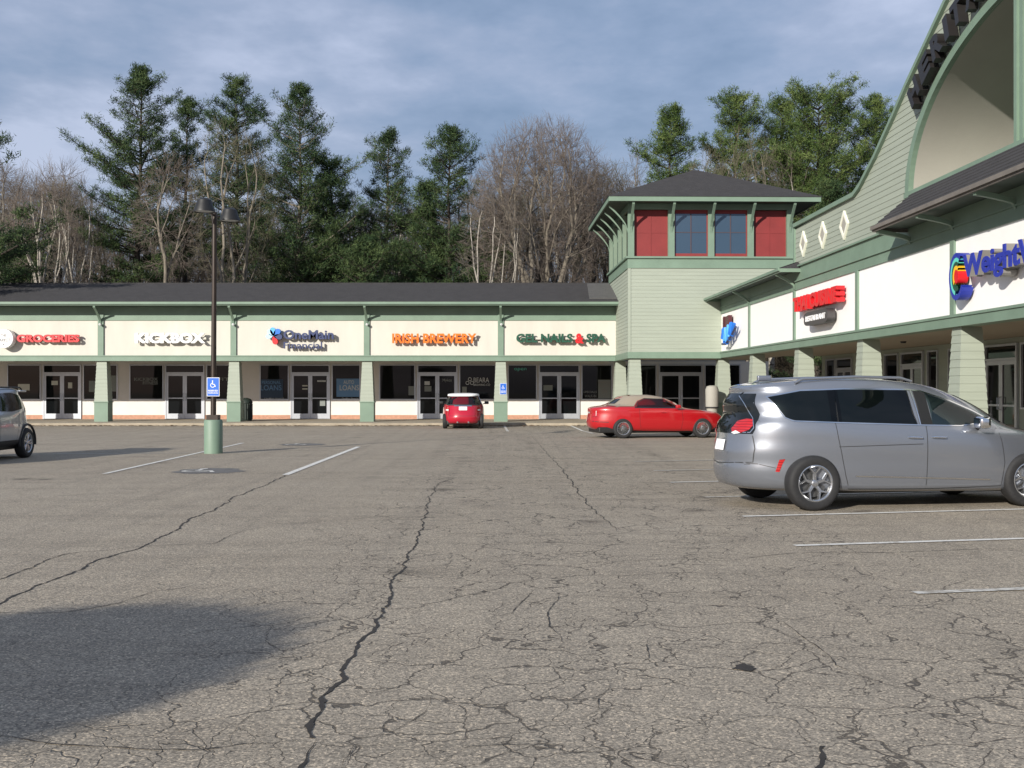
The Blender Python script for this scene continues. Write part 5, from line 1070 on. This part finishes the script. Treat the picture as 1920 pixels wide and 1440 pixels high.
# far wood and undergrowth, read as one mass
rg = np.random.default_rng(5); segs = []
for i in range(1500):
    Y = rg.uniform(92, 150); X = rg.uniform(-.52, .42)*Y; h = rg.uniform(.6, 1)*(11+7*rg.random())*Y/110*1.05; l = rg.normal(0, .06, 2); p = np.array([X, Y, 0]); e = p+[l[0]*h, l[1]*h, h]; segs.append(np.r_[p, e, .10, .02])
    for j in range(14):
        s = rg.uniform(.3, 1); c = p+(e-p)*s; L_ = h*(1.1-s)*.33+.4; a = rg.uniform(0, 6.28); q = c+[L_*.5*math.cos(a), L_*.5*math.sin(a), L_]; segs.append(np.r_[c, q, .035, .012])
        for k in range(2): a = rg.uniform(0, 6.28); segs.append(np.r_[(c+q)/2, (c+q)/2+[L_*.4*math.cos(a), L_*.4*math.sin(a), L_*.5], .02, .010])
a, b = tubes_np(segs, 3); tag(tris_obj('far_woodland', a, b, 'twig', nv=4), 'far leafless woodland seen between the nearer trunks', 'woodland', kind='stuff')
segs = []
for i in range(2600):                                    # bushy thicket on the slope
    Y = rg.uniform(76, 104); X = rg.uniform(-.50, .36)*Y; zt = (7.6+rg.normal(0, 1.1)+1.6*math.sin(X*.21)+1.0*math.sin(X*.6+2))*Y/84; p = np.array([X, Y, max(1, zt-5)])
    for j in range(12):
        d = rg.normal(0, 1, 3); d[2] = abs(d[2])+.5; d /= np.linalg.norm(d); l = rg.uniform(1.2, 4.6); e = p+d*l; segs.append(np.r_[p, e, .022, .008])
        for k in range(3): s = rg.uniform(.3, .95); c = p+(e-p)*s; w = rg.normal(0, .45, 3); w[2] = abs(w[2]); segs.append(np.r_[c, c+w, .012, .006])
a, b = tubes_np(segs, 3); tag(tris_obj('undergrowth', a, b, 'twigdark', nv=4), 'brown leafless undergrowth behind the long roof', 'undergrowth', kind='stuff')
# small ornamental tree beside the photographer; its crown shades the asphalt at lower left
t = thing('ornamental_tree', 'small round bare tree outside the view whose shadow lies on the asphalt at lower left', 'bare tree', (-8.06, -1.36, 0))
segs = []; tw = []
for k in range(9):
    a = 6.28*k/9; segs.append(np.r_[[0, 0, 1.5], [1.0*math.cos(a), 1.0*math.sin(a), 2.9], .04, .02])
for i in range(12500):
    v = rg.normal(0, 1, 3); v /= np.linalg.norm(v); q = v*rg.uniform(.02, 1)**.22*np.array([1.40, 1.40, .50])+[0, 0, 3.2]; d = v*.3+rg.normal(0, .6, 3); d /= np.linalg.norm(d); tw.append(np.r_[q, q+d*rg.uniform(.12, .30), .0075, .005])
segs.append(np.r_[[0, 0, 0], [0, 0, 1.6], .08, .06]); a, b = tubes_np(segs, 6); tris_obj('trunk', a, b, 'bark', t, 4); a, b = tubes_np(tw, 3); tris_obj('crown', a, b, 'twig', t, 4)
